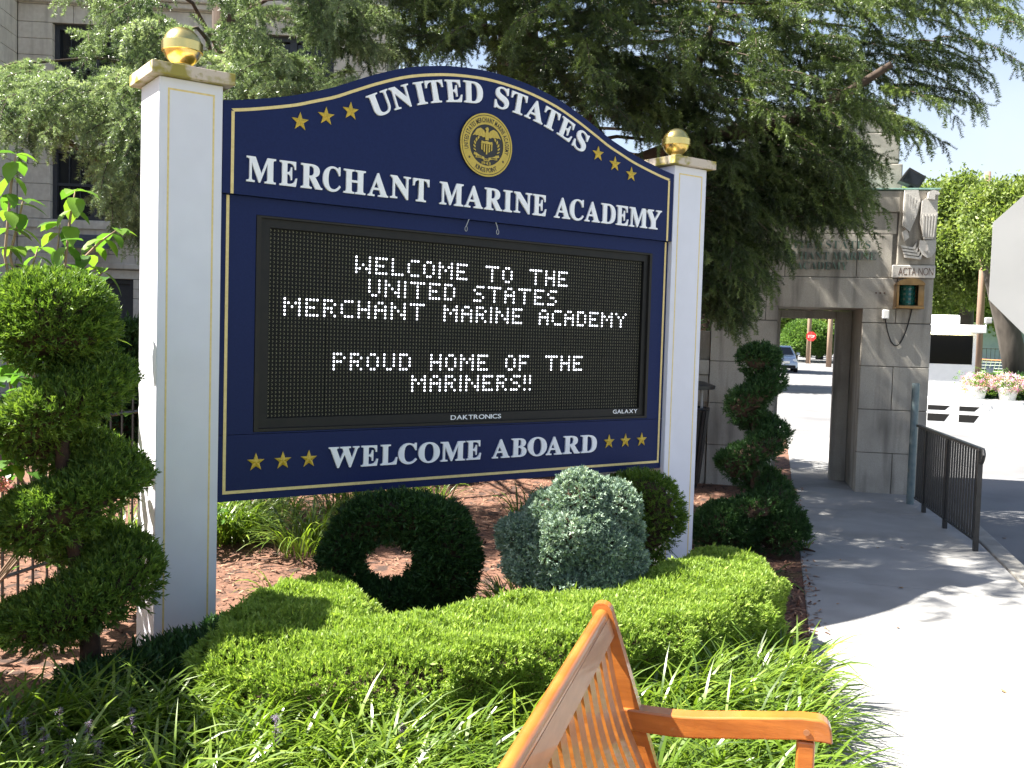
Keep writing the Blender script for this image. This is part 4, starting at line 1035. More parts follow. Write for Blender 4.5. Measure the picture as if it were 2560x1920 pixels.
while len(cen) < 330:
    t = RNG.uniform(-3.9, 1.0); s = RNG.uniform(-3.3, -.10); p = ts(t, s)
    # between the hedge and the bench / lower edge of the bed
    yh = np.interp(p[0], [-2.3, -1.5, -.9, -.4, .3, .9, 1.5], [-.5, -.78, -.92, -1.42, -1.76, -1.9, -1.92])
    if p[1] > yh or p[0] < -2.3: continue
    bb = p-BO; l, f = bb@eL, bb@eF
    if f > -.30 and l > -.35 and l < 1.9 and f < .75 and not (f < -.12 and l > -.2): continue
    if len(cen) and min(np.hypot(p[0]-c[0], p[1]-c[1]) for c in cen) < .06: continue
    cen.append((p[0], p[1], 0))
tufts(lf, cen, 50, (.28, .50), .07, bias=math.atan2(-.65, .25), wd=.0125, curl=1.6, lean=.26)
o = lf.build('border_grass', MT['liriope']); o['kind'] = 'stuff'; tag(o, 'mass of arching green strap leaved border grass along the front of the bed', 'border grass')
lf = Leafs(); cen = []
for k in range(30):
    t = RNG.uniform(-.3, 1.0); s = RNG.uniform(-.5, -.17); p = ts(t, s); cen.append((p[0], p[1], 0))
tufts(lf, cen, 36, (.22, .36), .07, bias=math.atan2(-.55, .7), wd=.0135)
o = lf.build('border_grass', MT['liriope']); o['kind'] = 'stuff'; tag(o, 'strap leaved border grass arching over the walk between hedge and bench', 'border grass')
def grass_clump(x, y, label, n=1, nb=110, lean=.42, Lr=(.25, .42), sp=.12, spread=.0, group=None, tint=(.5, .25)):
    lf = Leafs(); tufts(lf, [(x+RNG.normal(0, spread), y+RNG.normal(0, spread), 0) for _ in range(n)], nb, Lr, sp, tint=tint, lean=lean, curl=1.6, wd=.012)
    o = lf.build('grass_clump', MT['liriope']); tag(o, label, 'grass clump', group)
grass_clump(1.0, 2.45, 'wide sunlit grass clump on the mulch behind the left end of the sign', 12, nb=120, Lr=(.3, .5), sp=.16, spread=.36)
grass_clump(2.15, 3.3, 'half shaded grass clump behind the ring shaped juniper', 6, nb=80, Lr=(.3, .5), sp=.16, spread=.35)
grass_clump(1.35, -.25, 'small bright grass clump between the dark ring and the blue juniper', 3, nb=55, Lr=(.2, .33), sp=.08, spread=.07)
grass_clump(.28, .55, 'sparse pale grass tuft on sunny mulch between left post and ring', 1, nb=22, Lr=(.22, .34), sp=.05, spread=0, tint=(.85, .15))
grass_clump(.02, -.18, 'few pale blades of grass at the inner foot of the left post', 1, nb=20, Lr=(.2, .32), sp=.05, spread=0, tint=(.9, .12))
grass_clump(2.72, -.55, 'grey green grass clump at the walk edge before the dark spiral', 3, nb=60, Lr=(.2, .34), sp=.1, spread=.12, tint=(.25, .2))
grass_clump(4.40, .06, 'small grass tuft hanging over the walk beside the dark spiral', 1, nb=20, Lr=(.16, .30), sp=.04, spread=0, tint=(.3, .2))
grass_clump(3.05, 1.9, 'thin dark grass clump on mulch behind the blue juniper', 2, nb=40, Lr=(.3, .5), sp=.1, spread=.1, tint=(.2, .2))
grass_clump(-1.5, 2.9, 'pale sunlit grasses beyond the black fence at far left', 12, nb=80, Lr=(.4, .7), sp=.2, spread=.5, tint=(.85, .15))
# lilac flower spikes among the border grass
SPK = [(at(u, v, d)) for u, v, d in ((60, 1790, 3.5), (110, 1812, 3.4), (150, 1762, 3.6), (170, 1835, 3.3), (222, 1795, 3.4), (245, 1840, 3.25), (20, 1770, 3.6), (330, 1760, 3.5), (690, 1782, 3.2), (1005, 1800, 3.2))]
for k, p in enumerate(SPK):
    mb = MB(); lf = Leafs(); h = min(max(p[2]-.02, .16), .34)
    m = 46; tt = RNG.random(m); Pp = np.stack([p[0]+RNG.normal(0, .006, m), p[1]+RNG.normal(0, .006, m), h-.09+tt*.10], 1)
    dd = RNG.normal(size=(m, 3)); lf.scatter(CLUMP[0], Pp, dd, .011, RNG.random(m))
    o = lf.build('flower_spike', MT['lilac']); tag(o, 'thin lilac flower spike rising from the border grass', 'flower', 'lilac flower spikes in the border grass')
    mb.tube([(p[0], p[1], .0), (p[0], p[1], h)], .002, 5); obj('stalk', mb, MT['broad'] if False else MT['twig'], o)

# ------------------------------------------------------------------ leafy shrub at the far left
sh = thing('leafy_shrub', 'tall shrub with bright drooping oval leaves behind the left juniper spiral', 'shrub', (-1.35, .75, 0))
stems = [[(110, 1300, 5.9), (60, 900, 5.8), (12, 640, 5.75), (28, 460, 5.7), (40, 385, 5.7)], [(110, 1300, 5.9), (80, 880, 5.8), (25, 640, 5.8), (48, 545, 5.8), (58, 500, 5.8)],
         [(120, 1300, 5.9), (150, 800, 5.8), (165, 640, 5.7), (176, 540, 5.7), (188, 478, 5.7)], [(120, 1300, 5.9), (180, 780, 5.8), (205, 650, 5.8), (250, 605, 5.8), (292, 575, 5.8)],
         [(120, 1300, 5.9), (130, 800, 5.9), (142, 650, 5.9), (150, 560, 5.9)], [(120, 1300, 5.9), (190, 800, 5.9), (240, 700, 5.9), (262, 672, 5.9)],
         [(100, 1300, 5.9), (30, 1000, 5.8), (10, 820, 5.7), (-10, 700, 5.7)], [(110, 1300, 5.9), (60, 800, 6.0), (70, 700, 6.0), (95, 620, 6.0)], [(110, 1300, 5.9), (20, 1150, 5.5), (-10, 1050, 5.4)], [(110, 1300, 5.9), (45, 1180, 5.5), (20, 1100, 5.4)],
         [(130, 1300, 5.8), (240, 930, 5.6), (275, 850, 5.5)]]
mb = MB(); LP, LDir, LS = [], [], []
for st in stems:
    p3 = [at(*q) for q in st]; p3 = [np.array([-1.35, .75, -.02])]+p3[0:]
    mb.tube(p3, [.007]*(len(p3)-1)+[.003], 6)
    # opposite leaf pairs along the upper part
    seg = p3[2:] if len(p3) > 3 else p3[1:]
    for a, b in zip(seg[:-1], seg[1:]):
        L_ = np.linalg.norm(b-a); k = max(2, int(L_/.078))
        for i in range(k):
            q = a+(b-a)*(i+.5)/k; az = RNG.uniform(0, PI)
            for sg in (0, PI):
                LP.append(q); LDir.append([math.cos(az+sg), math.sin(az+sg), RNG.uniform(-.7, .1)]); LS.append(RNG.uniform(.095, .155))
    for _ in range(3):
        az = RNG.uniform(0, 2*PI); LP.append(seg[-1]); LDir.append([math.cos(az), math.sin(az), .2]); LS.append(RNG.uniform(.09, .14))
obj('stems', mb, MT['pole_wood'], sh, smooth='all')
lf = Leafs(); lf.scatter(tmpl_leaf(1, .62, .12, .5), np.array(LP), np.array(LDir), np.array(LS), RNG.random(len(LP)))
# lower, shadier leaves
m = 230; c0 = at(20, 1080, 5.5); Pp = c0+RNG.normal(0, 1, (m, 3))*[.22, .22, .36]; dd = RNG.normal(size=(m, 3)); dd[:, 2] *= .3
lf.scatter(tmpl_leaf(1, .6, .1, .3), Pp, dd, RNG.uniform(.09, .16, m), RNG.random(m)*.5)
Pm, Dm = blob_points([((-2.05, -.25, 1.05), (.45, .40, .75)), ((-1.74, .10, 1.42), (.36, .34, .60)), ((-2.35, .35, 1.3), (.5, .5, .8)), ((-2.02, -.58, 1.5), (.36, .5, .5))], 2600, .7)  # unseen leaf mass added left of the view to shade spiral and bed
Dm = Dm+RNG.normal(0, .5, Dm.shape)-[0, 0, .3]; lf.scatter(tmpl_leaf(1, .6, .1, .4), Pm, Dm, RNG.uniform(.10, .17, len(Pm)), RNG.random(len(Pm)))
lf.build('foliage', MT['broad'], sh)
lf = Leafs(); c0 = at(12, 1215, 5.2); lf.scatter(CLUMP[1], c0+RNG.normal(0, .012, (14, 3)), RNG.normal(size=(14, 3)), .05, RNG.random(14)); lf.build('blossom', MT['pinkflower'], sh)
mb = MB()  # stems under the added, unseen shading leaves
for bx_, by_, tx_, ty_, tz_ in ((-1.9, .3, -2.0, -.5, 1.7), (-2.0, .2, -2.2, -.8, 1.6), (-1.9, .4, -1.75, -.3, 1.8), (-1.7, .5, -1.7, .1, 1.8), (-2.2, .5, -2.3, .3, 2.0)): mb.tube([(bx_, by_, -.02), ((bx_+tx_)/2, (by_+ty_)/2+.1, tz_*.6), (tx_, ty_, tz_)], [.014, .010, .004], 6)
obj('stems', mb, MT['pole_wood'], sh, smooth='all')
rs = thing('rose_bush', 'small leafy bush at the right foot of the left white post', 'shrub', (.25, 2.05, 0))
lf = Leafs(); m = 130; c0 = np.array([.28, 2.1, .42]); lf.scatter(tmpl_leaf(1, .6, .1, .2), c0+RNG.normal(0, 1, (m, 3))*[.20, .16, .17], RNG.normal(size=(m, 3))*[1, 1, .4], RNG.uniform(.05, .085, m), RNG.random(m)*.6); lf.build('foliage', MT['broad'], rs)
mb = MB()
for k in range(6): mb.tube([(.25, 2.05, -.02), (.25+RNG.normal(0, .12), 2.05+RNG.normal(0, .1), .5)], [.008, .004], 5)
obj('stems', mb, MT['twig'], rs)
pl_ = thing('red_flower_plant', 'red flowers growing beside the low granite wall behind the right post', 'flowers', gp(-2.75, -.25, 1.3))
c0 = gp(-2.62, .05, 1.70); lf = Leafs(); m = 160; lf.scatter(tmpl_leaf(1, .7, .1, .2), c0+RNG.normal(0, 1, (m, 3))*[.14, .14, .16], RNG.normal(size=(m, 3)), RNG.uniform(.05, .09, m), RNG.random(m)); lf.build('foliage', MT['broad'], pl_)
for u, v in ((1767, 851), (1771, 892), (1762, 868)):
    c0 = at(u, v, 11.6); lf = Leafs(); lf.scatter(CLUMP[0], c0+RNG.normal(0, .03, (22, 3)), RNG.normal(size=(22, 3)), .07, RNG.random(22)); lf.build('bloom', MT['redflower'], pl_)

# ------------------------------------------------------------------ iron fence behind the bed
fen = thing('picket_fence', 'thin black iron picket fence behind the bed and the left post', 'fence', (.2, 2.6, 0))
FA, FB = np.array([-1.75, .75, 0]), np.array([2.6, 4.85, 0]); NF = 47
for z in (.12, .98):
    mb = MB(); mb.tube([FA+[0, 0, z], FB+[0, 0, z]], .012, 4); obj('fence_rail', mb, MT['iron'], fen)
for k in range(NF):
    p = FA+(FB-FA)*k/(NF-1); mb = MB(); q = .022 if k % 12 == 0 else .008
    mb.tube([p+[0, 0, -.05], p+[0, 0, 1.06]], q, 4); mb.tube([p+[0, 0, 1.06], p+[0, 0, 1.11]], [q, .001], 4); obj('picket', mb, MT['iron'], fen)
# a few dry leaves and a stick on the walk
for u, v, s_ in ((2198, 1369, .045), (2257, 1368, .04), (2245, 1468, .045), (2240, 1567, .03), (2102, 1401, .025), (2090, 1510, .025), (2505, 1345, .05), (2075, 1575, .03), (2515, 1732, .035)):
    z = .004 if u < 2500 or v > 1500 else -.13; p = on_z(u, v, z); lf = Leafs()
    lf.scatter(tmpl_leaf(1, .6, .2, -.15), np.array([p]), np.array([[RNG.normal(), RNG.normal(), 0]]), s_, .3)
    o = lf.build('fallen_leaf', MT['leafdry']); tag(o, 'small dry brown leaf lying on the paving', 'leaf', 'dry leaves on the paving')
mb = MB(); a, b = on_z(2004, 1372, .012), on_z(2038, 1379, .012); mb.tube([a, (a+b)/2+[0, .006, .004], b], [.010, .011, .005], 6); o = obj('stick', mb, MT['twig'], smooth='all'); tag(o, 'short brown stick lying on the concrete walk', 'stick')

# ================================================================== STONE BUILDING
bld = thing('stone_building', 'large limestone academy building with dark windows behind the cedar', 'building', bp(1, 2, 0))
bfr2 = lambda h, d, z: bp(h, d, z)
HB0, HB1, ZT = -2.05, 5.4, 11.5
OPEN = [(-1.37, .25, 5.95, 7.66), (2.60, 4.30, 5.95, 7.66), (-1.40, .25, 3.69, 5.15), (2.60, 4.30, 3.69, 5.15), (-.52, .27, 0, 2.50), (3.0, 4.0, .6, 2.3)]
mb = MB()
edges = sorted({-.2, .12, .45, .9, 1.3, 1.7, 2.1, 2.5, 2.69, 3.0, 3.3, 3.69, 4.05, 4.4, 4.8, 5.15, 5.5, 5.95, 6.3, 6.65, 7.0, 7.33, 7.66, 8.02, 8.45, 8.9, 9.3, 9.7, 10.1, 10.5, 11.0, 11.5, 0.6, 2.3})
for k, (za, zb) in enumerate(zip(edges[:-1], edges[1:])):
    zm = (za+zb)/2; blocks = sorted((o[0], o[1]) for o in OPEN if o[2] < zm < o[3]); x = HB0; spans = []
    for a, b in blocks:
        if a > x: spans.append((x, a))
        x = max(x, b)
    spans.append((x, HB1))
    for a, b in spans:
        L_ = b-a; n = max(1, round(L_/(.85 if k % 3 else 1.15))); cuts = [a+(L_)*i/n+(0 if i in (0, n) else (.2 if k % 2 else -.15)*min(1, L_/n)) for i in range(n+1)]
        for c, d in zip(cuts[:-1], cuts[1:]): mb.bbox((c+.004, 0, za+.004), (d-.004, .22, zb-.004), .008, bfr2)
# return wall coming towards the viewer at the left
for k, (za, zb) in enumerate(zip(edges[:-1], edges[1:])):
    cuts = [-9]+[-8+i*.95+(.4 if k % 2 else 0) for i in range(8)]+[-.003]
    for c, d in zip(cuts[:-1], cuts[1:]): mb.bbox((HB0-.25, c+.004, za+.004), (HB0-.003, d-.004, zb-.004), .008, bfr2)
obj('wall', mb, MT['lime'], bld)
mb = MB(); mb.box((HB0+.0, .60, -.2), (HB1, 8, ZT), bfr2); mb.box((HB0-8, -9, -.2), (HB0-.12, 8, ZT), bfr2)
x = HB0
for k, (za, zb) in enumerate(zip(edges[:-1], edges[1:])):
    zm = (za+zb)/2; blocks = sorted((o[0], o[1]) for o in OPEN if o[2] < zm < o[3]); x = HB0
    for a, b in blocks+[(HB1, HB1)]:
        if a > x: mb.box((x+.01, .03, za), (a-.01, .59, zb), bfr2)
        x = max(x, b)
obj('mortar', mb, MT['mortar'], bld)
mb = MB(); mb.bbox((HB0, -.12, 8.05), (HB1, 0, 8.16), .02, bfr2); mb.bbox((HB0, -.20, 8.165), (HB1, 0, 8.30), .03, bfr2); obj('cornice', mb, MT['lime'], bld)
mb = MB(); mb.bbox((HB0, -.10, 2.70), (HB1, 0, 2.82), .02, bfr2); obj('string_course', mb, MT['lime'], bld)
mb = MB(); mb.bbox((HB0, -.05, 3.50), (HB1, 0, 3.66), .015, bfr2); obj('sill_course', mb, MT['lime'], bld)
for (a, b, z0, z1) in OPEN:
    door = z0 == 0
    mb = MB(); fw = .09
    mb.box((a, .14, z0), (a+fw, .24, z1), bfr2); mb.box((b-fw, .14, z0), (b, .24, z1), bfr2); mb.box((a+fw, .14, z1-fw), (b-fw, .24, z1), bfr2); mb.box((a+fw, .14, z0), (b-fw, .24, z0+fw), bfr2)
    c = (a+b)/2
    if not door:
        mb.box((c-.07, .15, z0+fw), (c+.07, .24, z1-fw), bfr2)
        for q in (a+fw, c+.07):
            w_ = (b-a)/2-fw-.07; mb.box((q, .17, (z0+z1)/2-.03), (q+w_, .23, (z0+z1)/2+.03), bfr2)
            for i in (1, 2): mb.box((q+w_*i/3-.010, .19, z0+fw), (q+w_*i/3+.010, .225, (z0+z1)/2-.03), bfr2); mb.box((q+w_*i/3-.010, .19, (z0+z1)/2+.03), (q+w_*i/3+.010, .225, z1-fw), bfr2)
    wn = obj('door' if door else 'window', mb, MT['frame'], bld)
    mb = MB(); mb.box((a+.05, .235, z0+.05), (b-.05, .25, z1-.05), bfr2); obj('pane', mb, MT['glass'] if not door else MT['frame'], wn)
mb = MB()
for i in range(9): mb.bbox((-.98, -.05-.10*i*.6-.02, 3.36-.035*i), (-.06, .02-.10*i*.6, 3.385-.035*i), .003, bfr2)
obj('ribbed_hood', mb, MT['slate'], bld)

# ================================================================== CEDAR
def inpoly(u, v, P):
    c = np.zeros(len(u), bool); n = len(P)
    for i in range(n):
        (x1, y1), (x2, y2) = P[i], P[(i+1) % n]
        q = ((y1 > v) != (y2 > v)) & (u < (x2-x1)*(v-y1)/(y2-y1+1e-9)+x1); c ^= q
    return c
def poly_pts(P, n, d0, d1):
    P = np.array(P, float); lo, hi = P.min(0), P.max(0); out = []
    while len(out) < n:
        u = RNG.uniform(lo[0], hi[0], 400); v = RNG.uniform(lo[1], hi[1], 400); k = inpoly(u, v, [tuple(p) for p in P])
        for a, b in zip(u[k], v[k]): out.append(at(a, b, RNG.uniform(d0, d1)))
    return out[:n]
def cedar(label, trunk, H, regions, extra, limbs, tw=.30, leaf='cedar'):
    t = thing('cedar_tree', label, 'tree', trunk)
    tr = np.array(trunk, float); mb = MB()
    mb.tube([tr+np.array([.12*math.sin(z*.5), .1*math.cos(z*.4)-.1, z-.1]) for z in np.linspace(0, H, 12)], list(np.linspace(.34, .05, 12)), 10)
    obj('trunk', mb, MT['bark'], t, smooth='all')
    lb = MB(); lf = Leafs(); TP, TD, TS, TT_ = [], [], [], []
    def spray(tip, big=1.0, link=False):
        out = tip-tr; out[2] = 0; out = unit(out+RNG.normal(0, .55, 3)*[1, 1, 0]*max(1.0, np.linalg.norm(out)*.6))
        Ln = RNG.uniform(.45, .85)*big; dr = RNG.uniform(.10, .50); base = tip-out*Ln*.75+np.array([0, 0, Ln*(.1+dr)*.8]); side = np.array([-out[1], out[0], 0])
        n = int(Ln/.055/big**.6); tone = np.clip(RNG.normal(.48 if leaf != 'cedar' else .29, .24), 0, 1); pts = []  # lower mean tone puts deep shade into the dark cedar's needle colour
        for i in range(n+1):
            q = i/n; p = base+out*Ln*(q*.9)+np.array([0, 0, -Ln*(.10*q+dr*q*q)]); pts.append(p)
            fwd = unit(out*.9+np.array([0, 0, -.10-2*dr*q]))
            for sg in (-1, 1):
                if RNG.random() < .12: continue
                TP.append(p); TD.append(unit(fwd*.75+side*sg*.8*(1-.4*q)+RNG.normal(0, .22, 3)+[0, 0, -.12])); TS.append(tw*big*RNG.uniform(.5, .95)*(1-.45*q)); TT_.append(tone+RNG.normal(0, .12))
            if RNG.random() < .5: TP.append(p); TD.append(unit(RNG.normal(0, .3, 3)+[0, 0, -.8])); TS.append(tw*big*.6*RNG.uniform(.6, 1.1)); TT_.append(tone-.1)
        TP.append(pts[-1]); TD.append(unit(out*.5+[0, 0, -.9])); TS.append(tw*big*.7); TT_.append(tone+.1)
        lb.tube(pts[::2]+[pts[-1]], list(np.linspace(.006, .002, len(pts[::2])+1)), 4)
        if link:
            hz = np.clip(base[2]+np.hypot(*(base-tr)[:2])*.10, 1.8, H-.5); s0 = tr+np.array([0, 0, hz]); md = (s0+base)/2+np.array([0, 0, .25]); L3 = [s0+(md-s0)*q for q in (0, .5)]+[md, (md+base)/2+np.array([0, 0, .06]), base]
            r0 = np.clip(.009*np.linalg.norm(base-s0), .015, .045); lb.tube(L3, [r0, r0*.85, r0*.7, r0*.45, .010], 6)
    for P, n, d0, d1 in regions:
        for i, p in enumerate(poly_pts(P, n, d0, d1)): spray(p, 1.0, i % 28 == 0)
    for c, r, n, big in extra:
        for i in range(n): spray(np.array(c)+np.array(r)*unit(RNG.normal(size=3))*RNG.random()**.33, big, i % 14 == 0)
    for L_, r0 in limbs: lb.tube([at(*q) for q in L_], list(np.linspace(r0, r0*.35, len(L_))), 8)
    obj('limbs', lb, MT['bark'], t, smooth='all')
    TP, TD, TS, TT_ = np.array(TP), np.array(TD), np.array(TS), np.clip(np.array(TT_), 0, 1)
    ch = RNG.integers(0, 4, len(TP))
    for k in range(4): q = ch == k; lf.scatter(CEDAR[k], TP[q], TD[q], TS[q], TT_[q])
    lf.build('crown', MT[leaf], t)
    return t
RIGHT = [([(1000, -120), (1560, -120), (1560, 330), (1400, 240), (1200, 150), (1000, 140)], 185, 7.6, 10.5),
         ([(1560, -120), (2200, -120), (2215, 160), (2260, 230), (2190, 400), (1950, 470), (1780, 400), (1560, 330)], 235, 7.8, 10.5),
         ([(1560, 130), (1820, 330), (1780, 420), (1700, 330), (1560, 320)], 30, 8.5, 9.6),
         ([(1775, 400), (1960, 450), (2170, 440), (2160, 500), (2040, 560), (1960, 590), (1920, 680), (1880, 790), (1775, 790)], 165, 8.4, 9.8),
         ([(1775, 620), (1870, 640), (1850, 820), (1775, 810)], 30, 8.4, 9.6),
         ([(1900, 330), (2190, 360), (2180, 500), (2050, 545), (1930, 520)], 42, 8.6, 9.6),
         ([(1990, 560), (2170, 480), (2200, 560), (2110, 600), (2060, 640), (1990, 650)], 4, 8.6, 9.4),
         ([(2200, -100), (2400, -80), (2440, 120), (2470, 280), (2390, 330), (2300, 400), (2230, 300)], 44, 8.4, 10),
         ([(2460, -80), (2600, -80), (2600, 90), (2520, 200)], 9, 8.4, 10)]
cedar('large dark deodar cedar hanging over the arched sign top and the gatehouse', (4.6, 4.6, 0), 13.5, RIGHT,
      [((1.1, 2.3, 5.7), (1.9, 1.5, .9), 130, 1.3), ((3.6, 3.2, 6.4), (2.2, 1.8, 1.2), 6, 1.4), ((4.8, 4.6, 9.5), (2.2, 2.2, 2.6), 9, 1.8), ((7.5, 3.2, 6.6), (1.8, 1.6, 1.2), 14, 1.5)],
      [([(1560, 420, 9.4), (1750, 345, 9.2), (1850, 330, 9.0), (1980, 300, 8.9), (2120, 230, 8.8), (2230, 160, 8.7)], .085), ([(1620, 470, 9.6), (1700, 300, 9.6), (1760, 120, 9.5), (1830, -60, 9.4)], .06),
       ([(1530, 400, 9.6), (1450, 250, 9.5), (1330, 90, 9.3), (1230, -60, 9.0)], .06)])
LEFT = [([(-60, 190), (60, 190), (150, 240), (175, 310), (140, 380), (40, 370), (-60, 340)], 34, 7.6, 9.5),
        ([(140, 260), (330, 190), (360, 330), (360, 620), (300, 590), (250, 470), (170, 380)], 58, 7.6, 9.5),
        ([(180, -60), (330, -60), (330, 60), (300, 170), (210, 190), (180, 90)], 12, 7.6, 9.2),
        ([(320, -40), (420, 50), (440, 180), (360, 260), (300, 200)], 22, 7.4, 9.2),
        ([(540, -60), (640, -60), (660, 120), (590, 240), (490, 250), (540, 110)], 22, 7.4, 9.4),
        ([(560, 200), (700, 130), (820, 190), (850, 240), (700, 270), (560, 270)], 34, 7.4, 9.2),
        ([(700, -60), (1020, -60), (1020, 140), (900, 180), (790, 110)], 52, 7.6, 9.6)]
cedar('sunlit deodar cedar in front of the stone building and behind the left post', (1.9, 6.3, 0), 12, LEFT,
      [((2.2, 6.2, 8.6), (2.0, 1.6, 2.2), 60, 2.0)], [([(900, 300, 10.6), (740, 200, 9.8), (600, 160, 9.3), (470, 120, 9.0), (330, 130, 8.7)], .05), ([(900, 380, 10.8), (600, 370, 10.0), (400, 420, 9.4), (250, 400, 9.0), (60, 290, 8.7)], .055)], leaf='cedarsunlit')

# ================================================================== BEYOND THE GATE AND ACROSS THE ROAD
def leafy_tree(label, base, H, th, blobs, n, sz, m='tree', name='street_tree', lean_=(0, 0), tr=.3, group=None):
    t = thing(name, label, 'tree', base, group); b = np.array(base, float)
    mb = MB(); top = b+np.array([lean_[0], lean_[1], th]); mb.tube([b+[0, 0, -.2], b+(top-b)*.4+[.05, 0, 0], b+(top-b)*.75, top], [tr*1.15, tr*.95, tr*.8, tr*.6], 10)
    for c, r in blobs[:9]: mb.tube([b+(top-b)*.7, (top+np.array(c))/2+[0, 0, -.2], np.array(c)], [tr*.5, tr*.32, tr*.1], 6)
    obj('trunk', mb, MT['barkgrey'], t, smooth='all')
    lf = Leafs(); P, D = blob_points(blobs, n, .55); D = unit(D+RNG.normal(0, .6, D.shape)); ch = RNG.integers(0, 3, n); tone = np.clip(RNG.normal(.5, .22, n), 0, 1)
    for k in range(3): q = ch == k; lf.scatter(CLUMP[k], P[q], D[q], sz*RNG.uniform(.7, 1.3, q.sum()), tone[q], roll=RNG.uniform(0, 6, q.sum()))
    lf.build('crown', MT[m], t); return t
def crown(px, dist, rr, jd=1.5):
    return [(at(u, v, dist+RNG.uniform(-jd, jd)), np.array([r, r, r*.8])*rr) for u, v, r in px]
def g0(u, dist, z=-.13):
    p = at(u, 860, dist); return np.array([p[0], p[1], z])
leafy_tree('bright leafy tree above the white guard booth beside the gatehouse', g0(2412, 42), 9, 4.2, crown([(2330, 520, .9), (2370, 580, 1.0), (2345, 640, 1), (2420, 620, 1.1), (2400, 540, .8), (2440, 700, .8), (2360, 720, .9), (2330, 560, 1), (2460, 560, .9), (2410, 470, .5), (2470, 640, .8)], 40, 1.35), 6500, .40, tr=.32)
leafy_tree('tall tree with a thick leaning dark trunk at the right behind the octagonal sign', g0(2572, 34), 10, 5.2, crown([(2500, 520, .8), (2560, 550, 1.0), (2610, 520, 1.0), (2520, 600, .9), (2620, 620, 1.2), (2470, 540, .6), (2680, 540, 1.2)], 34, 1.3), 4600, .36, tr=.36, lean_=(-1.3, .9))
leafy_tree('distant darker tree far beyond the booth and the lawn', g0(2300, 85), 12, 5, crown([(2300, 640, 1), (2360, 700, 1.1), (2440, 760, .9), (2250, 560, 1), (2500, 740, .9), (2560, 720, 1), (2400, 640, 1)], 85, 2.8, 3), 3200, 1.3, tr=.5)
for k, (u, v0, d, H, tone) in enumerate(((1950, 800, 95, 10, 0), (2010, 790, 120, 12, 0), (2050, 800, 105, 10, 0), (2100, 800, 92, 9, 0))):
    lab = ['leftmost leafy tree seen through the gatehouse doorway', 'tall leafy tree far down the road through the doorway, behind the street sign', 'dark tree seen through the doorway beside the clipped hedge', 'rightmost green tree seen through the gatehouse doorway'][k]
    leafy_tree(lab, g0(u, d), H, 4, crown([(u-25, v0, 1), (u+20, v0-10, 1.1), (u, v0-60, 1.2), (u-10, v0+25, .7), (u+30, v0+20, .7), (u-40, v0-50, 1)], d, 2.2, 3), 1500, 1.1, tr=.35)
hedge('evergreen_hedge', 'tall dark evergreen hedge rising behind the low granite wall', [gp(h, 1.9, 1.2) for h in (-2.45, -3.2, -4.4, -5.8)], [(.7, .7, 1.3)]*4, 5200, .15, MT['darkjun'], 'hedge', .4)
leafy_tree('street tree beside the far road, hidden behind the gatehouse and cedar', g0(1760, 37), 10, 3.4, [(g0(1760, 37, 4.6), (2.2, 2.2, 1.6)), (g0(1800, 38, 5.6), (2, 2, 1.6)), (g0(1700, 36, 5.4), (2.2, 2.2, 1.6))], 2200, .8, tr=.3)
leafy_tree('second street tree farther along the road behind the gatehouse', g0(1850, 58), 11, 3.6, [(g0(1850, 58, 5), (2.6, 2.6, 1.8)), (g0(1820, 57, 6.2), (2.4, 2.4, 1.8)), (g0(1800, 60, 5), (2.2, 2.2, 1.6))], 2200, .9, tr=.3)
hg = thing('clipped_hedge', 'pale green clipped hedge by the road seen through the doorway', 'hedge', g0(2020, 88))
lf = Leafs(); P, D = blob_points([(at(u, v, 88+RNG.uniform(-1, 1)), (r, r, r*.95)) for u, v, r in ((1985, 850, 1.2), (2000, 842, 1.5), (2015, 842, 1.6), (2030, 846, 1.6), (2045, 846, 1.5), (2055, 848, 1.3))], 2600, .4)
lf.scatter(CLUMP[0], P, D+RNG.normal(0, .4, D.shape), .5, RNG.random(len(P))); lf.build('foliage', MT['farhedge'], hg)
def pole(u, d, h, r, label, m='pole_wood', cat='pole', name='utility_pole'):
    b = g0(u, d); mb = MB(); mb.tube([b+[0, 0, -.1], b+[0, 0, h*.5], b+[0, 0, h]], [r, r*.9, r*.75], 8); o = obj(name, mb, MT[m], smooth='all', loc=None); tag(o, label, cat); return o
pole(2022, 84, 7.5, .19, 'thick wooden pole behind the red sign through the doorway')
pole(2074, 74, 6.0, .20, 'pale wooden pole nearest the right edge of the doorway view')
pole(1992, 95, 8.5, .14, 'thin brown pole left of the clipped hedge through the doorway')
pole(1972, 105, 8.5, .14, 'farthest thin pole near the silver car through the doorway')
pole(2447, 36, 7.5, .13, 'slim wooden pole standing right of the white guard booth')
ss = thing('red_road_sign', 'small red octagonal road sign on a thin post seen through the doorway', 'road sign', g0(2028, 80))
c0 = at(2028, 841, 80); nn_ = -unit(c0*[1, 1, 0]-CAM*[1, 1, 0]); xx = np.array([-nn_[1], nn_[0], 0])
mb = MB(); sfr = lambda a, d, z: c0+xx*a-nn_*d+np.array([0, 0, z]); oc8 = [(.40*math.cos(PI/8+k*PI/4), .40*math.sin(PI/8+k*PI/4)) for k in range(8)]; mb.prism(oc8, 0, .01, sfr); obj('plate', mb, MT['redsign'], ss)
mb = MB(); put_line(mb, 'STOP', -.25*(1 if xx@RT > 0 else -1), .25*(1 if xx@RT > 0 else -1), -.10, .20, lambda x, z, d: c0+xx*x+nn_*(.003+d)+np.array([0, 0, z]), .004, plain=True, offset=.01); obj('lettering', mb, MT['whitesign'], ss)
mb = MB(); p = c0*[1, 1, 0]-nn_*.03; mb.tube([p+[0, 0, -.1], p+[0, 0, c0[2]+.3]], .04, 6); obj('sign_post', mb, MT['pole_wood'], ss)
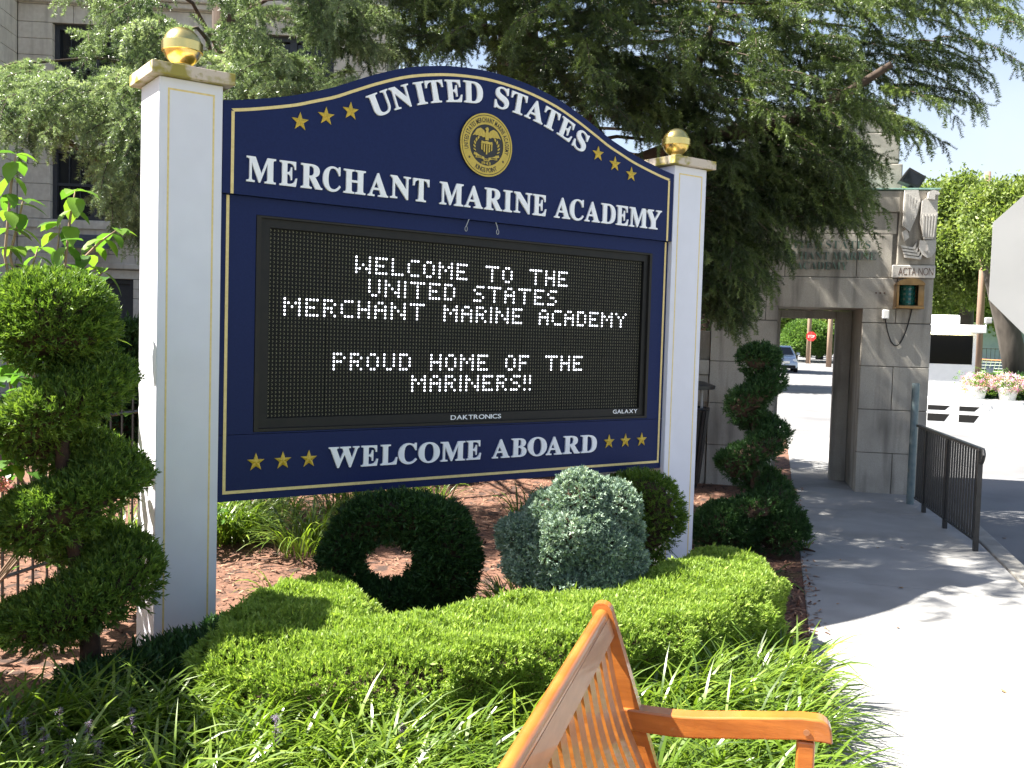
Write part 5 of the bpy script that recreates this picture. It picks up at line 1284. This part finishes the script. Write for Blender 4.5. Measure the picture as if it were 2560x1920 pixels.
# silver car facing the viewer
cc = g0(1957, 57); cf = -unit((cc-CAM)*[1, 1, 0]); cf = unit(cf+.06*RT*[1, 1, 0]); cr_ = np.array([-cf[1], cf[0], 0]); cr_ = cr_ if cr_@RT > 0 else -cr_
cfr = lambda a, d, z: cc+cr_*a-cf*d+np.array([0, 0, z])
car = thing('parked_car', 'silver blue estate car facing the gate, half hidden by the left door jamb', 'car', cc)
mb = MB()
secs = [(0.0, .62, .30, .62), (.06, .80, .24, .72), (.35, .86, .22, .84), (1.1, .88, .22, .92), (1.25, .88, .22, .95)]
def loft(mb, rings):
    n = len(rings[0]); vs = [p for r in rings for p in r]; fs = [list(range(n))[::-1], [(len(rings)-1)*n+k for k in range(n)]]
    for i in range(len(rings)-1):
        for k in range(n): fs.append((i*n+k, i*n+(k+1) % n, (i+1)*n+(k+1) % n, (i+1)*n+k))
    mb.add(vs, fs)
def ring(d, w_, z0, z1, wt): return [cfr(-w_, d, z0), cfr(w_, d, z0), cfr(w_*1.02, d, (z0+z1)/2), cfr(wt, d, z1), cfr(-wt, d, z1), cfr(-w_*1.02, d, (z0+z1)/2)]
loft(mb, [ring(0, .72, .30, .66, .60), ring(.07, .84, .26, .74, .70), ring(.4, .88, .22, .86, .76), ring(1.15, .90, .22, .95, .80), ring(4.2, .90, .22, .98, .80), ring(4.4, .84, .3, .9, .72)])
obj('body', mb, MT['carpaint'], car, smooth=True)
mb = MB(); loft(mb, [ring(1.16, .80, .94, .96, .79), ring(1.95, .76, .94, 1.44, .58), ring(2.6, .76, .96, 1.50, .60), ring(3.8, .74, .97, 1.46, .58), ring(4.35, .72, .95, 1.0, .70)]); obj('cabin', mb, MT['carpaint'], car, smooth=True)
mb = MB(); mb.add([cfr(-.70, 1.20, .985), cfr(.70, 1.20, .985), cfr(.55, 1.86, 1.40), cfr(-.55, 1.86, 1.40)], [(0, 1, 2, 3)]); mb.add([q+np.array([0, 0, .004])+cf*.01 for q in mb.v[:4]], [(0, 1, 2, 3)]); obj('windscreen', mb, MT['glass'], car)
for sg in (-1, 1):
    mb = MB(); mb.bbox((sg*.72-.13, .02, .62), (sg*.72+.10, .3, .76), .02, cfr); obj('headlight', mb, MT['lens'], car)
    mb = MB(); mb.bbox((sg*.96-.09, 1.35, .98), (sg*.96+.09, 1.5, 1.12), .02, cfr); obj('wing_mirror', mb, MT['carpaint'], car)
    for d_ in (.85, 3.55):
        mb = MB(); mb.tube([cfr(sg*.70, d_, .31), cfr(sg*.91, d_, .31)], .31, 16); obj('wheel', mb, MT['tyre'], car)
mb = MB(); mb.bbox((-.42, -.02, .50), (.42, .08, .66), .015, cfr); obj('grille', mb, MT['chrome'], car)
mb = MB(); mb.bbox((-.74, -.03, .28), (.74, .1, .42), .02, cfr); obj('bumper_intake', mb, MT['black'], car)
mb = MB(); mb.bbox((-.15, -.04, .44), (.15, -.021, .52), .004, cfr); obj('number_plate', mb, MT['whitesign'], car)

# white guard booth, planters, lawn furniture
bc_ = g0(2384, 30); bx = unit(np.array([.64, -.77, 0])); by = np.array([-bx[1], bx[0], 0]); gb = lambda a, d, z: bc_+bx*a+by*d+np.array([0, 0, z])
booth = thing('guard_booth', 'white guard booth with a wide dark window right of the gatehouse', 'booth', bc_)
mb = MB(); mb.bbox((-1.5, 0, -.05), (.58, 1.9, 1.24), .01, gb); mb.box((.50, 0, 1.24), (.58, 1.9, 2.12), gb); mb.box((-1.5, 0, 1.24), (-1.42, 1.9, 2.12), gb); mb.box((-1.42, 1.8, 1.24), (.50, 1.9, 2.12), gb); mb.box((-1.42, 0, 2.05), (.50, .06, 2.12), gb); obj('wall', mb, MT['boothwhite'], booth)
mb = MB(); mb.bbox((-1.6, -.25, 2.125), (.78, 2.1, 2.34), .02, gb); mb.bbox((-1.2, .3, 2.345), (.2, 1.6, 2.62), .05, gb); obj('roof', mb, MT['boothwhite'], booth)
mb = MB(); mb.box((-1.42, .02, 1.245), (.49, .05, 2.045), gb); obj('window', mb, MT['tinted'], booth)
mb = MB(); mb.box((-1.3, -.12, 2.085), (.40, -.08, 2.12), gb); obj('light_tube', mb, MT['tube'], booth)
fl = thing('security_light', 'small floodlight on the corner of the white booth roof', 'light', gb(.80, -.1, 2.5))
mb = MB(); mb.bbox((.74, -.2, 2.40), (.92, -.05, 2.56), .02, gb); obj('lamp_head', mb, MT['alu'], fl); mb = MB(); mb.tube([gb(.78, -.1, 2.34), gb(.80, -.1, 2.41)], .02, 6); obj('bracket', mb, MT['alu'], fl)
# long white planter wall with recesses, flowers on top
wc = g0(2330, 23); wx = unit(np.array([.56, -.83, 0])); wy = np.array([-wx[1], wx[0], 0]); wf = lambda a, d, z: wc+wx*a+wy*d+np.array([0, 0, z])
pw = thing('planter_wall', 'long white planter wall with dark slots below the flower tubs', 'planter', wf(1.2, .2, 0))
mb = MB(); mb.bbox((-.9, 0, -.05), (4.5, .55, .62), .02, wf); obj('wall', mb, MT['boothwhite'], pw)
for a0, a1 in ((-.02, .42), (.60, 1.0)):
    for z0, z1 in ((.12, .28), (.36, .46)):
        mb = MB(); mb.add([wf(a0, -.003, z1), wf(a1, -.003, z1), wf(a1-.10, -.003, z0), wf(a0, -.003, z0)]+[wf(a0, .01, z1), wf(a1, .01, z1), wf(a1-.10, .01, z0), wf(a0, .01, z0)], [(0, 1, 2, 3), (0, 1, 5, 4), (1, 2, 6, 5), (2, 3, 7, 6), (3, 0, 4, 7)]); obj('slot', mb, MT['black'], pw)
for k, (a, lab) in enumerate(((.95, 'leftmost white tub of pink and purple petunias on the planter wall'), (1.55, 'second tub of petunias along the white planter wall'), (2.15, 'third tub of petunias, below the leaning tree trunk'), (2.75, 'tub of petunias farthest right on the planter wall'))):
    c = wf(a, .27, .62); t = thing('flower_tub', lab, 'flower tub', c, 'tubs of petunias on the planter wall')
    mb = MB(); mb.lathe([(.15, .0), (.19, .18), (.205, .26), (.195, .27)], c+[0, 0, .002], 18); obj('tub', mb, MT['plastic'], t, smooth=True)
    lf = Leafs(); m = 170; P = c+[0, 0, .34]+RNG.normal(0, 1, (m, 3))*[.17, .17, .11]; lf.scatter(CLUMP[0], P, RNG.normal(size=(m, 3)), .10, RNG.random(m)); lf.build('foliage', MT['broad'], t)
    lf = Leafs(); m = 190; P = c+[0, 0, .36]+unit(RNG.normal(size=(m, 3)))*[.34, .32, .20]; lf.scatter(CLUMP[1], P, RNG.normal(size=(m, 3)), .085, RNG.random(m)); lf.build('blossoms', MT['petal'], t)
gl = thing('soccer_goal', 'pale goal frame with an orange bar on the sunny lawn', 'goal', g0(2490, 62))
gf = lambda a, d, z: g0(2490, 62)+bx*a+by*d+np.array([0, 0, z])
mb = MB(); mb.tube([gf(-1.0, 0, 0), gf(-.9, 0, 1.05), gf(1.0, 0, 1.0), gf(1.0, 0, 0)], .045, 6); obj('goal_frame', mb, MT['orange'], gl)
mb = MB()
for a in np.linspace(-.9, 1, 9): mb.tube([gf(a, .0, 1.0), gf(a, .9, 0)], .012, 4)
for q in np.linspace(.1, 1, 6): mb.tube([gf(-.95, .9*q, 1.0*(1-q)), gf(1, .9*q, 1.0*(1-q))], .012, 4)
obj('net', mb, MT['plastic'], gl)
gbld = thing('grey_building', 'plain blue grey building at the far side of the lawn', 'building', g0(2470, 84))
mb = MB(); q = g0(2432, 84); gw2 = lambda a, d, z: q+bx*a+by*d+np.array([0, 0, z]); mb.box((0, 0, -.1), (2.4, 4, 3.5), gw2); mb.box((3.6, 2, -.1), (7, 6, 3.8), gw2); obj('wall', mb, MT['greywall'], gbld)
mb = MB(); mb.box((-.1, -.1, 3.502), (2.5, 4.1, 3.65), gw2); mb.box((3.5, 1.9, 3.802), (7.1, 6.1, 3.95), gw2); obj('roof', mb, MT['whitesign'], gbld)
ff = thing('field_fence', 'thin dark fence along the far edge of the lawn', 'fence', g0(2480, 78)); mb = MB()
q = g0(2425, 78); f3 = lambda a, z: q+bx*a+np.array([0, 0, z])
for a in np.arange(0, 5.2, .28): mb.tube([f3(a, 0), f3(a, 1.7)], .02, 4)
mb.tube([f3(0, 1.65), f3(5.2, 1.65)], .025, 4); mb.tube([f3(0, .15), f3(5.2, .15)], .025, 4); obj('bars', mb, MT['iron'], ff)
nb_ = thing('notice_board', 'small grey notice board on the lawn above the flower tubs', 'sign', g0(2478, 40)); q = g0(2478, 40); n4 = lambda a, d, z: q+bx*a+by*d+np.array([0, 0, z])
mb = MB(); mb.bbox((-.13, 0, .62), (.13, .02, .98), .004, n4); obj('board', mb, MT['greywall'], nb_); [obj('leg', MB().tube([n4(q_, .03, -.05), n4(q_, .03, .9)], .02, 5), MT['iron'], nb_) for q_ in (-.1, .1)]
hedge('box_hedge', 'dark clipped hedge behind the flower tubs at the lawn edge', [g0(2425, 33, .35), g0(2480, 33, .38), g0(2560, 33, .4), g0(2700, 33, .4)], [(.35, .35, .4)]*4, 2600, .16, MT['darkjun'], 'hedge', .3)
